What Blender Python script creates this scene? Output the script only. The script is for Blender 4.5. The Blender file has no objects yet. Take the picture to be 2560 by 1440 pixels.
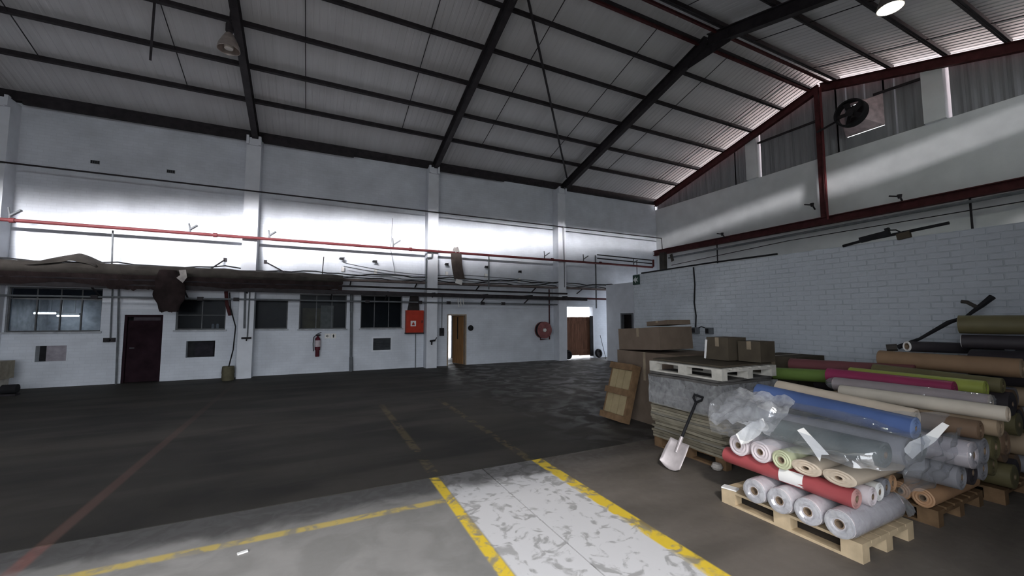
import bpy, bmesh, math, random
from mathutils import Vector, Matrix, Euler, noise
S = bpy.context.scene
C = S.collection
random.seed(11)

# ------------------------------------------------------------------ camera
CAM = Vector((0, 0, 1.85))
FW = Vector((0.43934966, 0.89526925, 0.07392464)); RT = Vector((0.89777459, -0.44045253, -0.00153345)); UP = Vector((-0.03118744, -0.06704138, 0.99726265))
cd = bpy.data.cameras.new('camera'); cam = bpy.data.objects.new('camera', cd); C.objects.link(cam)
cam.matrix_world = Matrix(((RT.x, UP.x, -FW.x, CAM.x), (RT.y, UP.y, -FW.y, CAM.y), (RT.z, UP.z, -FW.z, CAM.z), (0, 0, 0, 1)))
cd.sensor_width = 36; cd.lens = 36 * 1020.16 / 2560; cd.clip_start = 0.05; cd.clip_end = 300
S.camera = cam

# ------------------------------------------------------------------ daylight and exposure
w = bpy.data.worlds.new('sky'); S.world = w; w.use_nodes = True
bg = w.node_tree.nodes['Background']; bg.inputs[0].default_value = (0.90, 0.94, 1.0, 1); bg.inputs[1].default_value = 6.2
def lamp(name, kind, **kw):
    l = bpy.data.lights.new(name, kind); o = bpy.data.objects.new(name, l); C.objects.link(o)
    for k, v in kw.items(): setattr(l, k, v)
    return o
def aim(o, loc, d): o.location = loc; o.rotation_euler = Vector(d).to_track_quat('-Z', 'Y').to_euler()
SUN_AZ, SUN_EL = math.radians(33), math.radians(35)
sun = lamp('sun', 'SUN', energy=1.4, angle=math.radians(4.5), color=(1.0, 0.95, 0.92))
aim(sun, (-8, -12, 12), (math.sin(SUN_AZ) * math.cos(SUN_EL), math.cos(SUN_AZ) * math.cos(SUN_EL), -math.sin(SUN_EL)))
# low bright strip of sky between the roofs across the yard; it reaches in through the gap under the far eave
glow = lamp('yard_sky_strip', 'AREA', shape='RECTANGLE', size=34, size_y=0.6, energy=3500, spread=math.radians(35), color=(1.0, 0.97, 0.99))
aim(glow, (-9, -10, 9.30), (0.27, 1, -0.16))
# pink lamps added to stand in for sun bounce through the gable roof gap
for sgn, nm in ((1, 'added_bounce_far'), (-1, 'added_bounce_near')):
    gl_ = lamp(nm, 'AREA', shape='RECTANGLE', size=8.0, size_y=1.5, energy=560, spread=math.radians(50), color=(1.0, 0.78, 0.75))
    d_ = Vector((-1, 0, 0.08)).normalized(); r_ = Vector((0, sgn, -0.283)).normalized(); r_ = (r_ - d_ * r_.dot(d_)).normalized(); u_ = (-d_).cross(r_)
    gl_.matrix_world = Matrix(((r_.x, u_.x, -d_.x, 24), (r_.y, u_.y, -d_.y, 7.65 + sgn * 3.98), (r_.z, u_.z, -d_.z, 8.5), (0, 0, 0, 1)))
portal = lamp('door_daylight_portal', 'AREA', shape='RECTANGLE', size=10, size_y=4.0); portal.data.cycles.is_portal = True
aim(portal, (-2, -0.35, 2.0), (0, 1, 0))
v = S.view_settings; v.view_transform = 'Standard'; v.look = 'None'; v.exposure = 0; v.gamma = 1; v.use_curve_mapping = False
S.cycles.use_denoising = True; S.cycles.max_bounces = 6; S.cycles.diffuse_bounces = 4; S.cycles.transparent_max_bounces = 12
S.cycles.sample_clamp_indirect = 6; S.cycles.caustics_reflective = False; S.cycles.caustics_refractive = False

# ------------------------------------------------------------------ materials
MATS = {}
def nodes(name):
    m = bpy.data.materials.new(name); m.use_nodes = True; nt = m.node_tree
    return m, nt, nt.nodes['Principled BSDF']
def N(nt, t, **kw):
    n = nt.nodes.new(t)
    for k, v_ in kw.items(): setattr(n, k, v_)
    return n
def mat(name, col, rough=0.7, metal=0.0, var=0.25, scale=6.0, bump=0.0, bscale=40.0, spec=0.12, stretch=(1, 1, 1)):
    if name in MATS: return MATS[name]
    m, nt, b = nodes(name); L = nt.links.new
    tc = N(nt, 'ShaderNodeTexCoord'); mp = N(nt, 'ShaderNodeMapping'); mp.inputs['Scale'].default_value = stretch
    L(tc.outputs['Object'], mp.inputs[0])
    nz = N(nt, 'ShaderNodeTexNoise'); nz.inputs['Scale'].default_value = scale; nz.inputs['Detail'].default_value = 5
    L(mp.outputs[0], nz.inputs['Vector'])
    cr = N(nt, 'ShaderNodeValToRGB'); e = cr.color_ramp.elements
    e[0].position = 0.3; e[1].position = 0.7
    e[0].color = [c * (1 - var) for c in col] + [1]; e[1].color = [min(1, c * (1 + var)) for c in col] + [1]
    L(nz.outputs['Fac'], cr.inputs[0]); L(cr.outputs[0], b.inputs['Base Color'])
    b.inputs['Roughness'].default_value = rough; b.inputs['Metallic'].default_value = metal; b.inputs['Specular IOR Level'].default_value = spec
    if bump:
        n2 = N(nt, 'ShaderNodeTexNoise'); n2.inputs['Scale'].default_value = bscale; n2.inputs['Detail'].default_value = 3
        L(mp.outputs[0], n2.inputs['Vector'])
        bp = N(nt, 'ShaderNodeBump'); bp.inputs['Strength'].default_value = bump; bp.inputs['Distance'].default_value = 0.02
        L(n2.outputs['Fac'], bp.inputs['Height']); L(bp.outputs[0], b.inputs['Normal'])
    MATS[name] = m; return m
def emit(name, col, s):
    if name in MATS: return MATS[name]
    m, nt, b = nodes(name); b.inputs['Base Color'].default_value = (*col, 1); b.inputs['Emission Color'].default_value = (*col, 1); b.inputs['Emission Strength'].default_value = s
    MATS[name] = m; return m
def brickwall_mat(name, col, axis='X'):
    # painted brickwork: far coursing as fine relief and faint joint tone
    m, nt, b = nodes(name); L = nt.links.new
    tc = N(nt, 'ShaderNodeTexCoord'); sp = N(nt, 'ShaderNodeSeparateXYZ'); cb = N(nt, 'ShaderNodeCombineXYZ')
    L(tc.outputs['Object'], sp.inputs[0]); L(sp.outputs[axis], cb.inputs['X']); L(sp.outputs['Z'], cb.inputs['Y'])
    br = N(nt, 'ShaderNodeTexBrick'); br.inputs['Scale'].default_value = 1.0
    br.inputs['Brick Width'].default_value = 0.235; br.inputs['Row Height'].default_value = 0.086; br.inputs['Mortar Size'].default_value = 0.006; br.inputs['Mortar Smooth'].default_value = 0.3
    L(cb.outputs[0], br.inputs['Vector'])
    c0 = list(col) + [1]
    br.inputs['Color1'].default_value = c0; br.inputs['Color2'].default_value = [c * 0.95 for c in col] + [1]; br.inputs['Mortar'].default_value = [c * 0.9 for c in col] + [1]
    nz = N(nt, 'ShaderNodeTexNoise'); nz.inputs['Scale'].default_value = 1.3; nz.inputs['Detail'].default_value = 6; L(tc.outputs['Object'], nz.inputs['Vector'])
    rp = N(nt, 'ShaderNodeMapRange'); rp.inputs[1].default_value = 0.25; rp.inputs[2].default_value = 0.7; rp.inputs[3].default_value = 0.82; rp.inputs[4].default_value = 1.05
    L(nz.outputs['Fac'], rp.inputs[0])
    mx = N(nt, 'ShaderNodeMix', data_type='RGBA', blend_type='MULTIPLY'); mx.inputs[0].default_value = 1
    L(br.outputs['Color'], mx.inputs[6]); L(rp.outputs[0], mx.inputs[7]); L(mx.outputs[2], b.inputs['Base Color'])
    bp = N(nt, 'ShaderNodeBump'); bp.inputs['Strength'].default_value = 0.15; bp.inputs['Distance'].default_value = 0.01; bp.invert = True
    L(br.outputs['Fac'], bp.inputs['Height']); L(bp.outputs[0], b.inputs['Normal'])
    b.inputs['Roughness'].default_value = 0.75; b.inputs['Specular IOR Level'].default_value = 0.2
    MATS[name] = m; return m
def film_mat(name, tint=(0.95, 0.97, 1.0), milky=0.17, bump=0.7, bscale=4.5):
    # clear stretch film: mostly see-through, a little milky in the creases, glossy
    m = bpy.data.materials.new(name); m.use_nodes = True; nt = m.node_tree; nt.nodes.clear(); L = nt.links.new
    out = N(nt, 'ShaderNodeOutputMaterial'); tr = N(nt, 'ShaderNodeBsdfTransparent'); tr.inputs[0].default_value = (*tint, 1)
    gl = N(nt, 'ShaderNodeBsdfGlossy'); gl.inputs['Roughness'].default_value = 0.10
    df = N(nt, 'ShaderNodeBsdfDiffuse'); df.inputs[0].default_value = (0.85, 0.86, 0.88, 1); tl = N(nt, 'ShaderNodeBsdfTranslucent'); tl.inputs[0].default_value = (0.85, 0.86, 0.88, 1)
    md = N(nt, 'ShaderNodeMixShader'); md.inputs[0].default_value = 0.45; L(df.outputs[0], md.inputs[1]); L(tl.outputs[0], md.inputs[2])
    tc = N(nt, 'ShaderNodeTexCoord'); nz = N(nt, 'ShaderNodeTexNoise'); nz.inputs['Scale'].default_value = bscale; nz.inputs['Detail'].default_value = 4; nz.inputs['Distortion'].default_value = 0.8
    L(tc.outputs['Object'], nz.inputs['Vector'])
    bp = N(nt, 'ShaderNodeBump'); bp.inputs['Strength'].default_value = bump; bp.inputs['Distance'].default_value = 0.03
    L(nz.outputs['Fac'], bp.inputs['Height']); L(bp.outputs[0], gl.inputs['Normal'])
    m1 = N(nt, 'ShaderNodeMixShader'); mr = N(nt, 'ShaderNodeMapRange'); mr.inputs[1].default_value = 0.3; mr.inputs[2].default_value = 0.75; mr.inputs[3].default_value = milky * 0.6; mr.inputs[4].default_value = milky * 1.6
    L(nz.outputs['Fac'], mr.inputs[0]); L(mr.outputs[0], m1.inputs[0]); L(tr.outputs[0], m1.inputs[1]); L(md.outputs[0], m1.inputs[2])
    lw = N(nt, 'ShaderNodeLayerWeight'); lw.inputs['Blend'].default_value = 0.5; pw = N(nt, 'ShaderNodeMath', operation='POWER'); pw.inputs[1].default_value = 4; L(lw.outputs['Facing'], pw.inputs[0]); fr = N(nt, 'ShaderNodeMath', operation='MULTIPLY_ADD'); fr.inputs[1].default_value = 0.35; fr.inputs[2].default_value = 0.13; L(pw.outputs[0], fr.inputs[0])
    m2 = N(nt, 'ShaderNodeMixShader'); L(fr.outputs[0], m2.inputs[0]); L(m1.outputs[0], m2.inputs[1]); L(gl.outputs[0], m2.inputs[2])
    L(m2.outputs[0], out.inputs[0]); MATS[name] = m; return m
def glass_mat(name, tint=(0.75, 0.8, 0.85), haze=0.006):
    m = bpy.data.materials.new(name); m.use_nodes = True; nt = m.node_tree; nt.nodes.clear(); L = nt.links.new
    out = N(nt, 'ShaderNodeOutputMaterial'); tr = N(nt, 'ShaderNodeBsdfTransparent'); tr.inputs[0].default_value = (*tint, 1)
    gl = N(nt, 'ShaderNodeBsdfGlossy'); gl.inputs['Roughness'].default_value = 0.2
    df = N(nt, 'ShaderNodeBsdfDiffuse'); df.inputs[0].default_value = (0.5, 0.52, 0.55, 1)
    m1 = N(nt, 'ShaderNodeMixShader'); m1.inputs[0].default_value = haze; L(tr.outputs[0], m1.inputs[1]); L(df.outputs[0], m1.inputs[2])
    m2 = N(nt, 'ShaderNodeMixShader'); m2.inputs[0].default_value = 0.002; L(m1.outputs[0], m2.inputs[1]); L(gl.outputs[0], m2.inputs[2])
    L(m2.outputs[0], out.inputs[0]); MATS[name] = m; return m
def floor_mat(name, near):
    # concrete with worn paint: red strip, two yellow lane lines, white-washed lane, cross line
    m, nt, b = nodes(name); L = nt.links.new
    def mth(op, a, b2=None, clamp=False):
        n = N(nt, 'ShaderNodeMath', operation=op); n.use_clamp = clamp
        for i, x in enumerate((a, b2)):
            if x is None: continue
            if isinstance(x, (int, float)): n.inputs[i].default_value = x
            else: L(x, n.inputs[i])
        return n.outputs[0]
    tc = N(nt, 'ShaderNodeTexCoord'); sp = N(nt, 'ShaderNodeSeparateXYZ'); L(tc.outputs['Object'], sp.inputs[0])
    X, Y = sp.outputs['X'], sp.outputs['Y']
    def nz(scale, det=6, dist=0.0, stretch=None):
        n = N(nt, 'ShaderNodeTexNoise'); n.inputs['Scale'].default_value = scale; n.inputs['Detail'].default_value = det; n.inputs['Distortion'].default_value = dist
        if stretch:
            mp = N(nt, 'ShaderNodeMapping'); mp.inputs['Scale'].default_value = stretch; L(tc.outputs['Object'], mp.inputs[0]); L(mp.outputs[0], n.inputs['Vector'])
        else: L(tc.outputs['Object'], n.inputs['Vector'])
        return n.outputs['Fac']
    def ramp(x, lo, hi, a=0.0, c=1.0):
        n = N(nt, 'ShaderNodeMapRange'); n.interpolation_type = 'SMOOTHSTEP'
        n.inputs[1].default_value = lo; n.inputs[2].default_value = hi; n.inputs[3].default_value = a; n.inputs[4].default_value = c
        L(x, n.inputs[0]); return n.outputs[0]
    def mixc(f, a, c):
        n = N(nt, 'ShaderNodeMix', data_type='RGBA')
        for i, x in ((0, f), (6, a), (7, c)):
            if isinstance(x, tuple): n.inputs[i].default_value = (*x, 1)
            elif isinstance(x, (int, float)): n.inputs[i].default_value = x
            else: L(x, n.inputs[i])
        return n.outputs[2]
    big, mid, fine = nz(0.45, 8, 0.6), nz(2.2, 8, 0.8), nz(14, 6)
    streak = nz(1.0, 7, 0.5, (0.35, 1.6, 1))
    blot = nz(5.5, 7, 1.2)
    def band(x, c, hw, soft=0.012):     # 1 inside |x-c|<hw
        d = mth('ABSOLUTE', mth('SUBTRACT', x, c)); return ramp(d, hw - soft, hw + soft, 1.0, 0.0)
    lane_skew = mth('MULTIPLY', mth('SUBTRACT', Y, 3.0), 0.0084)
    XL = mth('SUBTRACT', X, lane_skew)
    if near:
        base = mixc(ramp(big, 0.35, 0.65), (0.24, 0.23, 0.217), (0.33, 0.315, 0.30))
        base = mixc(ramp(mid, 0.35, 0.62, 0.0, 0.5), base, (0.185, 0.18, 0.168))
        # brown worn traffic side right of the lane
        right = ramp(XL, 2.70, 2.76)
        brown = mixc(ramp(streak, 0.3, 0.7), (0.105, 0.092, 0.078), (0.175, 0.152, 0.13))
        base = mixc(right, base, brown)
        # darker strip past the yellow cross line
        cross_dark = ramp(mth('ADD', Y, mth('MULTIPLY', mth('SUBTRACT', mid, 0.5), 0.5)), 4.28, 4.5)
        base = mixc(mth('MULTIPLY', cross_dark, mth('SUBTRACT', 1.0, right)), base, (0.10, 0.095, 0.09))
        # white-washed lane
        lane = mth('MULTIPLY', ramp(XL, 1.37, 1.40), ramp(XL, 2.64, 2.67, 1.0, 0.0))
        lane = mth('MULTIPLY', lane, ramp(mth('ADD', Y, mth('MULTIPLY', mth('SUBTRACT', mid, 0.5), 0.6)), 4.25, 4.5, 1.0, 0.12))
        worn = ramp(mth('ADD', mth('ADD', blot, mth('MULTIPLY', mth('SUBTRACT', fine, 0.5), 0.25)), mth('MULTIPLY', mth('SUBTRACT', big, 0.5), 0.5)), 0.47, 0.60, 1.0, 0.35)
        base = mixc(mth('MULTIPLY', lane, worn), base, (0.66, 0.645, 0.645))
        ykeep = ramp(mth('ADD', mth('ADD', blot, mth('MULTIPLY', mth('SUBTRACT', fine, 0.5), 0.3)), mth('MULTIPLY', mth('SUBTRACT', mid, 0.5), 0.5)), 0.46, 0.66, 1.0, 0.18)
        y1 = mth('MULTIPLY', band(XL, 1.325, 0.052), ykeep); y2 = mth('MULTIPLY', band(XL, 2.70, 0.075), ykeep)
        y3 = mth('MULTIPLY', mth('MULTIPLY', band(Y, 4.17, 0.05, 0.02), ramp(X, 1.26, 1.30, 1.0, 0.0)), mth('MULTIPLY', ykeep, 0.55))
        yel = mth('MAXIMUM', mth('MAXIMUM', y1, y2), y3)
        base = mixc(yel, base, (0.78, 0.55, 0.05))
        red = mth('MULTIPLY', band(X, -1.91, 0.055, 0.02), ramp(mid, 0.35, 0.6, 0.3, 0.7))
        base = mixc(red, base, (0.26, 0.11, 0.09))
    else:
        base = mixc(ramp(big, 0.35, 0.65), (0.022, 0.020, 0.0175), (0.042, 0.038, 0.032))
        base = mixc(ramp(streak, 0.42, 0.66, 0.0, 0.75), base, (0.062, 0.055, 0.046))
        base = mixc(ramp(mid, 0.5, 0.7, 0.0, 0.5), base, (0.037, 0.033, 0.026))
        # worn pale patches and lighter aisle, doorway light and reflection painted in
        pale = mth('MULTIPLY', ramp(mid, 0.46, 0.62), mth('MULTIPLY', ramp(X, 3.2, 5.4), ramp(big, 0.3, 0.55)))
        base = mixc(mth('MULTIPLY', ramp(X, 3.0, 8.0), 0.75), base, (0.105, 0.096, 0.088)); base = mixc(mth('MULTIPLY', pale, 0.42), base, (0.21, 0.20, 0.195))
        ykeep = ramp(mth('ADD', blot, mth('MULTIPLY', mth('SUBTRACT', mid, 0.5), 0.9)), 0.42, 0.6, 0.34, 0.0)
        lines = mth('MAXIMUM', band(XL, 1.36, 0.06, 0.02), band(XL, 2.62, 0.06, 0.02))
        lines = mth('MULTIPLY', lines, ramp(Y, 8.6, 9.6, 1.0, 0.0))
        base = mixc(mth('MULTIPLY', lines, ykeep), base, (0.22, 0.17, 0.07))
        red = mth('MULTIPLY', band(X, -1.91, 0.055, 0.02), ramp(Y, 5, 12, 0.75, 0.15))
        base = mixc(red, base, (0.12, 0.07, 0.055))
    L(base, b.inputs['Base Color'])
    if near: rg = ramp(blot, 0.35, 0.65, 0.5, 0.75)
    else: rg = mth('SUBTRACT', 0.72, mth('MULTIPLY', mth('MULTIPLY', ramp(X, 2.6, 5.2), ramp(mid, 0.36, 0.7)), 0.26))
    L(rg, b.inputs['Roughness'])
    b.inputs['Specular IOR Level'].default_value = 0.22
    bp = N(nt, 'ShaderNodeBump'); bp.inputs['Strength'].default_value = 0.08 if near else 0.025; bp.inputs['Distance'].default_value = 0.01; L(mid, bp.inputs['Height']); L(bp.outputs[0], b.inputs['Normal'])
    MATS[name] = m; return m

WALL = brickwall_mat('painted_brick_wall', (0.68, 0.72, 0.78))
GABLEW = mat('grey_plaster', (0.70, 0.72, 0.73), 0.8, var=0.08, scale=1.5, bump=0.1)
WHITE = mat('white_paint', (0.70, 0.73, 0.78), 0.7, var=0.06, scale=3)
BRICK = mat('blue_grey_painted_brick', (0.53, 0.57, 0.61), 0.75, var=0.1, scale=2.5, bump=0.35, bscale=30)
MORTAR = mat('painted_joint', (0.46, 0.50, 0.535), 0.9, var=0.15, scale=5)
STEEL = mat('dark_steel', (0.030, 0.027, 0.030), 0.55, var=0.3, spec=0.12)
DKRED = mat('oxide_red_steel', (0.065, 0.02, 0.021), 0.6, var=0.3)
REDPIPE = mat('red_pipe_paint', (0.12, 0.03, 0.033), 0.45, var=0.15)
GREYPIPE = mat('grey_conduit', (0.13, 0.14, 0.15), 0.5, var=0.2)
BLACK = mat('black_rubber', (0.018, 0.018, 0.02), 0.6, var=0.3)
ROOF = mat('roof_sheet_grey', (0.60, 0.60, 0.615), 0.65, var=0.06, scale=1.2, stretch=(1.5, 0.25, 1))
CLAD = mat('dull_cladding', (0.24, 0.245, 0.26), 0.6, var=0.12, scale=2, stretch=(1, 3, 0.3))
FLOORN = floor_mat('near_floor_painted', True); FLOORF = floor_mat('far_floor_dark', False)
JOINT = mat('floor_joint_dirt', (0.03, 0.028, 0.026), 0.95)
GLASS = glass_mat('window_glass'); FILM = film_mat('clear_stretch_film'); FILM2 = film_mat('cloudy_bag_film', milky=0.42, bump=0.35, bscale=11)
PINE = mat('pale_pine', (0.55, 0.43, 0.28), 0.7, var=0.15, scale=8, stretch=(1, 1, 1))
OLDWOOD = mat('weathered_white_wood', (0.50, 0.48, 0.43), 0.8, var=0.2, scale=9)
BROWNWOOD = mat('brown_wood', (0.16, 0.10, 0.055), 0.7, var=0.25, scale=9)
CARD = mat('brown_cardboard', (0.15, 0.115, 0.088), 0.85, var=0.12, scale=5)
CARDD = mat('dark_cardboard', (0.075, 0.062, 0.045), 0.85, var=0.15, scale=5)
CARDG = mat('grey_olive_board', (0.215, 0.20, 0.165), 0.85, var=0.22, scale=6, stretch=(1, 1, 8))
TARP = mat('grey_brown_canvas', (0.055, 0.05, 0.045), 0.85, var=0.3, scale=3, bump=0.4, bscale=12)
DKCLOTH = mat('dark_brown_cloth', (0.028, 0.02, 0.02), 0.9, var=0.3, scale=5, bump=0.5, bscale=15)
PAPER = mat('white_paper', (0.80, 0.79, 0.77), 0.7, var=0.04)
EXITG = mat('sign_green', (0.03, 0.06, 0.05), 0.5); 

# ------------------------------------------------------------------ mesh helpers
class M:
    def __init__(s): s.v = []; s.f = []
    def add(s, vs, fs):
        o = len(s.v); s.v += [tuple(x) for x in vs]; s.f += [tuple(i + o for i in f) for f in fs]; return s
    def box(s, x0, x1, y0, y1, z0, z1):
        return s.add([(x0, y0, z0), (x1, y0, z0), (x1, y1, z0), (x0, y1, z0), (x0, y0, z1), (x1, y0, z1), (x1, y1, z1), (x0, y1, z1)],
                     [(3, 2, 1, 0), (4, 5, 6, 7), (0, 1, 5, 4), (1, 2, 6, 5), (2, 3, 7, 6), (3, 0, 4, 7)])
    def obox(s, c, size, rot):          # oriented box; rot: 3x3 Matrix
        hx, hy, hz = (q / 2 for q in size); c = Vector(c)
        vs = [c + rot @ Vector(p) for p in ((-hx, -hy, -hz), (hx, -hy, -hz), (hx, hy, -hz), (-hx, hy, -hz), (-hx, -hy, hz), (hx, -hy, hz), (hx, hy, hz), (-hx, hy, hz))]
        return s.add(vs, [(3, 2, 1, 0), (4, 5, 6, 7), (0, 1, 5, 4), (1, 2, 6, 5), (2, 3, 7, 6), (3, 0, 4, 7)])
    def bar(s, a, b, wd, ht, up=(0, 0, 1)):   # box beam from a to b
        a, b = Vector(a), Vector(b); d = (b - a); l = d.length; d.normalize(); u = Vector(up); u = (u - d * u.dot(d)).normalized(); r = d.cross(u)
        return s.obox((a + b) / 2, (l, wd, ht), Matrix((d, r, u)).transposed())
    def ibeam(s, a, b, wd, ht, t=0.02, up=(0, 0, 1)):
        a, b = Vector(a), Vector(b); d = (b - a).normalized(); u = Vector(up); u = (u - d * u.dot(d)).normalized()
        s.bar(a, b, t, ht, up); s.bar(a + u * (ht / 2), b + u * (ht / 2), wd, t, up); s.bar(a - u * (ht / 2), b - u * (ht / 2), wd, t, up); return s
    def tube(s, pts, r, n=8, cap=True):
        pts = [Vector(p) for p in pts]; rs = r if isinstance(r, (list, tuple)) else [r] * len(pts); k0 = len(s.v); ref = None
        for i, p in enumerate(pts):
            d = (pts[min(i + 1, len(pts) - 1)] - pts[max(i - 1, 0)]).normalized()
            if ref is None: ref = Vector((0, 0, 1)) if abs(d.z) < 0.9 else Vector((1, 0, 0))
            a = (ref - d * ref.dot(d)).normalized(); ref = a; c = d.cross(a)
            s.v += [tuple(p + (a * math.cos(t) + c * math.sin(t)) * rs[i]) for t in (2 * math.pi * j / n for j in range(n))]
        for i in range(len(pts) - 1):
            for j in range(n): s.f.append((k0 + i * n + j, k0 + i * n + (j + 1) % n, k0 + (i + 1) * n + (j + 1) % n, k0 + (i + 1) * n + j))
        if cap: s.f.append(tuple(k0 + j for j in reversed(range(n)))); s.f.append(tuple(k0 + (len(pts) - 1) * n + j for j in range(n)))
        return s
    def lathe(s, prof, org, axis=(0, 0, 1), n=20):      # prof: [(r, h)]
        ax = Vector(axis).normalized(); t = Vector((0, 0, 1)) if abs(ax.z) < 0.9 else Vector((1, 0, 0)); a = (t - ax * t.dot(ax)).normalized(); c = ax.cross(a); k0 = len(s.v); org = Vector(org)
        for r, h in prof: s.v += [tuple(org + ax * h + (a * math.cos(q) + c * math.sin(q)) * max(r, 1e-4)) for q in (2 * math.pi * j / n for j in range(n))]
        for i in range(len(prof) - 1):
            for j in range(n): s.f.append((k0 + i * n + j, k0 + i * n + (j + 1) % n, k0 + (i + 1) * n + (j + 1) % n, k0 + (i + 1) * n + j))
        return s
    def grid(s, fn, nu, nv):
        k0 = len(s.v)
        for i in range(nu + 1):
            for j in range(nv + 1): s.v.append(tuple(fn(i / nu, j / nv)))
        for i in range(nu):
            for j in range(nv): q = k0 + i * (nv + 1) + j; s.f.append((q, q + nv + 1, q + nv + 2, q + 1))
        return s
    def build(s, name, material, parent=None, smooth=False, recalc=True):
        me = bpy.data.meshes.new(name); me.from_pydata(s.v, [], s.f)
        if recalc:
            bm = bmesh.new(); bm.from_mesh(me); bmesh.ops.recalc_face_normals(bm, faces=bm.faces); bm.to_mesh(me); bm.free()
        me.materials.append(material)
        if smooth:
            for p in me.polygons: p.use_smooth = True
            if hasattr(me, 'set_sharp_from_angle'): me.set_sharp_from_angle(angle=math.radians(40))
        o = bpy.data.objects.new(name, me); C.objects.link(o)
        if parent is not None:
            o.parent = parent
            if parent.type == 'EMPTY': o.location = -parent.location   # meshes are written in world coordinates
        return o
def tag(o, label, cat, group=None):
    o['label'] = label; o['category'] = cat
    if group: o['group'] = group
    return o
def thing(name, label, cat, loc, group=None):
    o = bpy.data.objects.new(name, None); o.empty_display_size = 0.1; C.objects.link(o); o.location = loc; return tag(o, label, cat, group)
def struct(name, loc=None):
    o = bpy.data.objects.new(name, None); o.empty_display_size = 0.1; C.objects.link(o); o.location = loc or (0, 0, 0); o['kind'] = 'structure'; return o
def st(o): o['kind'] = 'structure'; return o
def rotz(a): return Matrix.Rotation(a, 3, 'Z')

# ------------------------------------------------------------------ the building shell
XG, XW, Y0, YD, YR = 16.06, -14.0, -0.3, 15.6, 7.65
def zr(y): return 10.25 - 0.283 * abs(y - YR)
def cells(a0, a1, z0, z1, holes):
    """rectangles covering [a0,a1]x[z0,z1] minus the holes"""
    xs = sorted({a0, a1, *[h[0] for h in holes], *[h[1] for h in holes]}); zs = sorted({z0, z1, *[h[2] for h in holes], *[h[3] for h in holes]})
    xs = [x for x in xs if a0 <= x <= a1]; zs = [z for z in zs if z0 <= z <= z1]
    for i in range(len(xs) - 1):
        run = None
        for k in range(len(zs) - 1):
            cx, cz = (xs[i] + xs[i + 1]) / 2, (zs[k] + zs[k + 1]) / 2
            solid = not any(h[0] < cx < h[1] and h[2] < cz < h[3] for h in holes)
            if solid: run = (run[0], zs[k + 1]) if run else (zs[k], zs[k + 1])
            if (not solid or k == len(zs) - 2) and run: yield xs[i], xs[i + 1], run[0], run[1]; run = None

# floor: slabs with open joints over a dark bed
fl = struct('floor')
M().box(XW, XG, Y0, YD + .24, -0.3, -0.03).build('bed', JOINT, fl)
G = 0.007
M().box(XW, 1.955 - G, Y0 - 0.3, 4.818 - G, -0.03, 0).build('slab', FLOORN, fl)
M().box(1.955 + G, XG, Y0 - 0.3, 4.818 - G, -0.03, 0).build('slab', FLOORN, fl)
M().box(XW, XG, 4.818 + G, YD + .25, -0.03, 0).build('slab', FLOORF, fl); M().box(XW, 9.95, YD + .25, 18.7, -0.03, 0).build('slab', FLOORF, fl)
g = M().box(-45, 60, -60, Y0 - 0.3, -0.2, -0.03).box(XG + .25, 60, Y0 - 0.3, 60, -0.2, -0.03).box(-45, XG + .25, YD + 3.7, 60, -.2, -.03).box(9.96, XG + .25, YD + .25, YD + 3.7, -.2, -.03).build('ground', mat('yard_concrete', (0.33, 0.30, 0.28), 0.9)); st(g)

# main wall with its openings
WIN = [(-7.26, -5.37, 1.50, 2.71), (-3.68, -2.43, 1.51, 2.46), (-1.67, -0.71, 1.51, 2.47), (-0.37, 1.12, 1.49, 2.68), (1.59, 3.06, 1.49, 2.69)]
HOL = [(-6.64, -6.03, 0.70, 1.12), (-3.39, -2.67, 0.67, 1.17), (2.04, 2.66, 0.70, 1.13)]
DOR = [(-4.86, -3.98, -0.1, 1.97), (4.81, 5.61, -0.1, 2.01), (10.34, 11.95, -0.1, 2.45)]
wb = struct('wall_back')
m = M()
for x0, x1, z0, z1 in cells(XW, XG, -0.1, 7.75, WIN + HOL + DOR + [(12.9, 15.8, .4, 3.0)]): m.box(x0, x1, YD, YD + 0.24, z0, z1)  # last opening is unseen, added to brighten the wall right of the doorway
m.build('masonry', WALL, wb)
for i, xc in enumerate((-7.75 - 5.95, -7.5, -1.83, 4.08, 9.92)):
    c = M().box(xc - 0.2, xc + 0.2, 15.15, YD, 0, 7.66); 
    co = c.build('column', WHITE, wb)
    M().box(xc - 0.2, xc - 0.13, 15.02, 15.15, 7.42, 7.70).box(xc + 0.13, xc + 0.2, 15.02, 15.15, 7.42, 7.70).box(xc - 0.13, xc + 0.13, 15.1, 15.15, 7.42, 7.66).build('column_cap', WHITE, co)
M().box(XW, XG, 15.45, YD + 0.1, 7.75, 8.02).build('eave_plate', STEEL, wb)
for x0, x1 in ((-7.2, -2.0), (-1.6, 1.2), (4.35, 7.2)):
    M().box(x0, x1, 15.38, 15.46, 7.66, 7.9).build('eave_board', STEEL, wb)
for x0, z0 in ((-5.84, 6.31), (-4.11, 6.31)):
    a = M().box(x0, x0 + 0.2, YD - 0.012, YD, z0, z0 + 0.1).build('air_brick', GREYPIPE, wb)
    b_ = M()
    for q in range(4): b_.box(x0 + 0.015 + q * 0.047, x0 + 0.045 + q * 0.047, YD - 0.02, YD - 0.012, z0 + 0.012, z0 + 0.088)
    b_.build('slot_row', BLACK, a)
# faint plaster string course, skirting stain line above the floor
M().box(6.0, 9.9, YD - 0.012, YD, 2.24, 2.30).box(-5.0, -3.9, YD - 0.012, YD, 2.14, 2.19).build('plaster_band', WHITE, wb)

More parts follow.
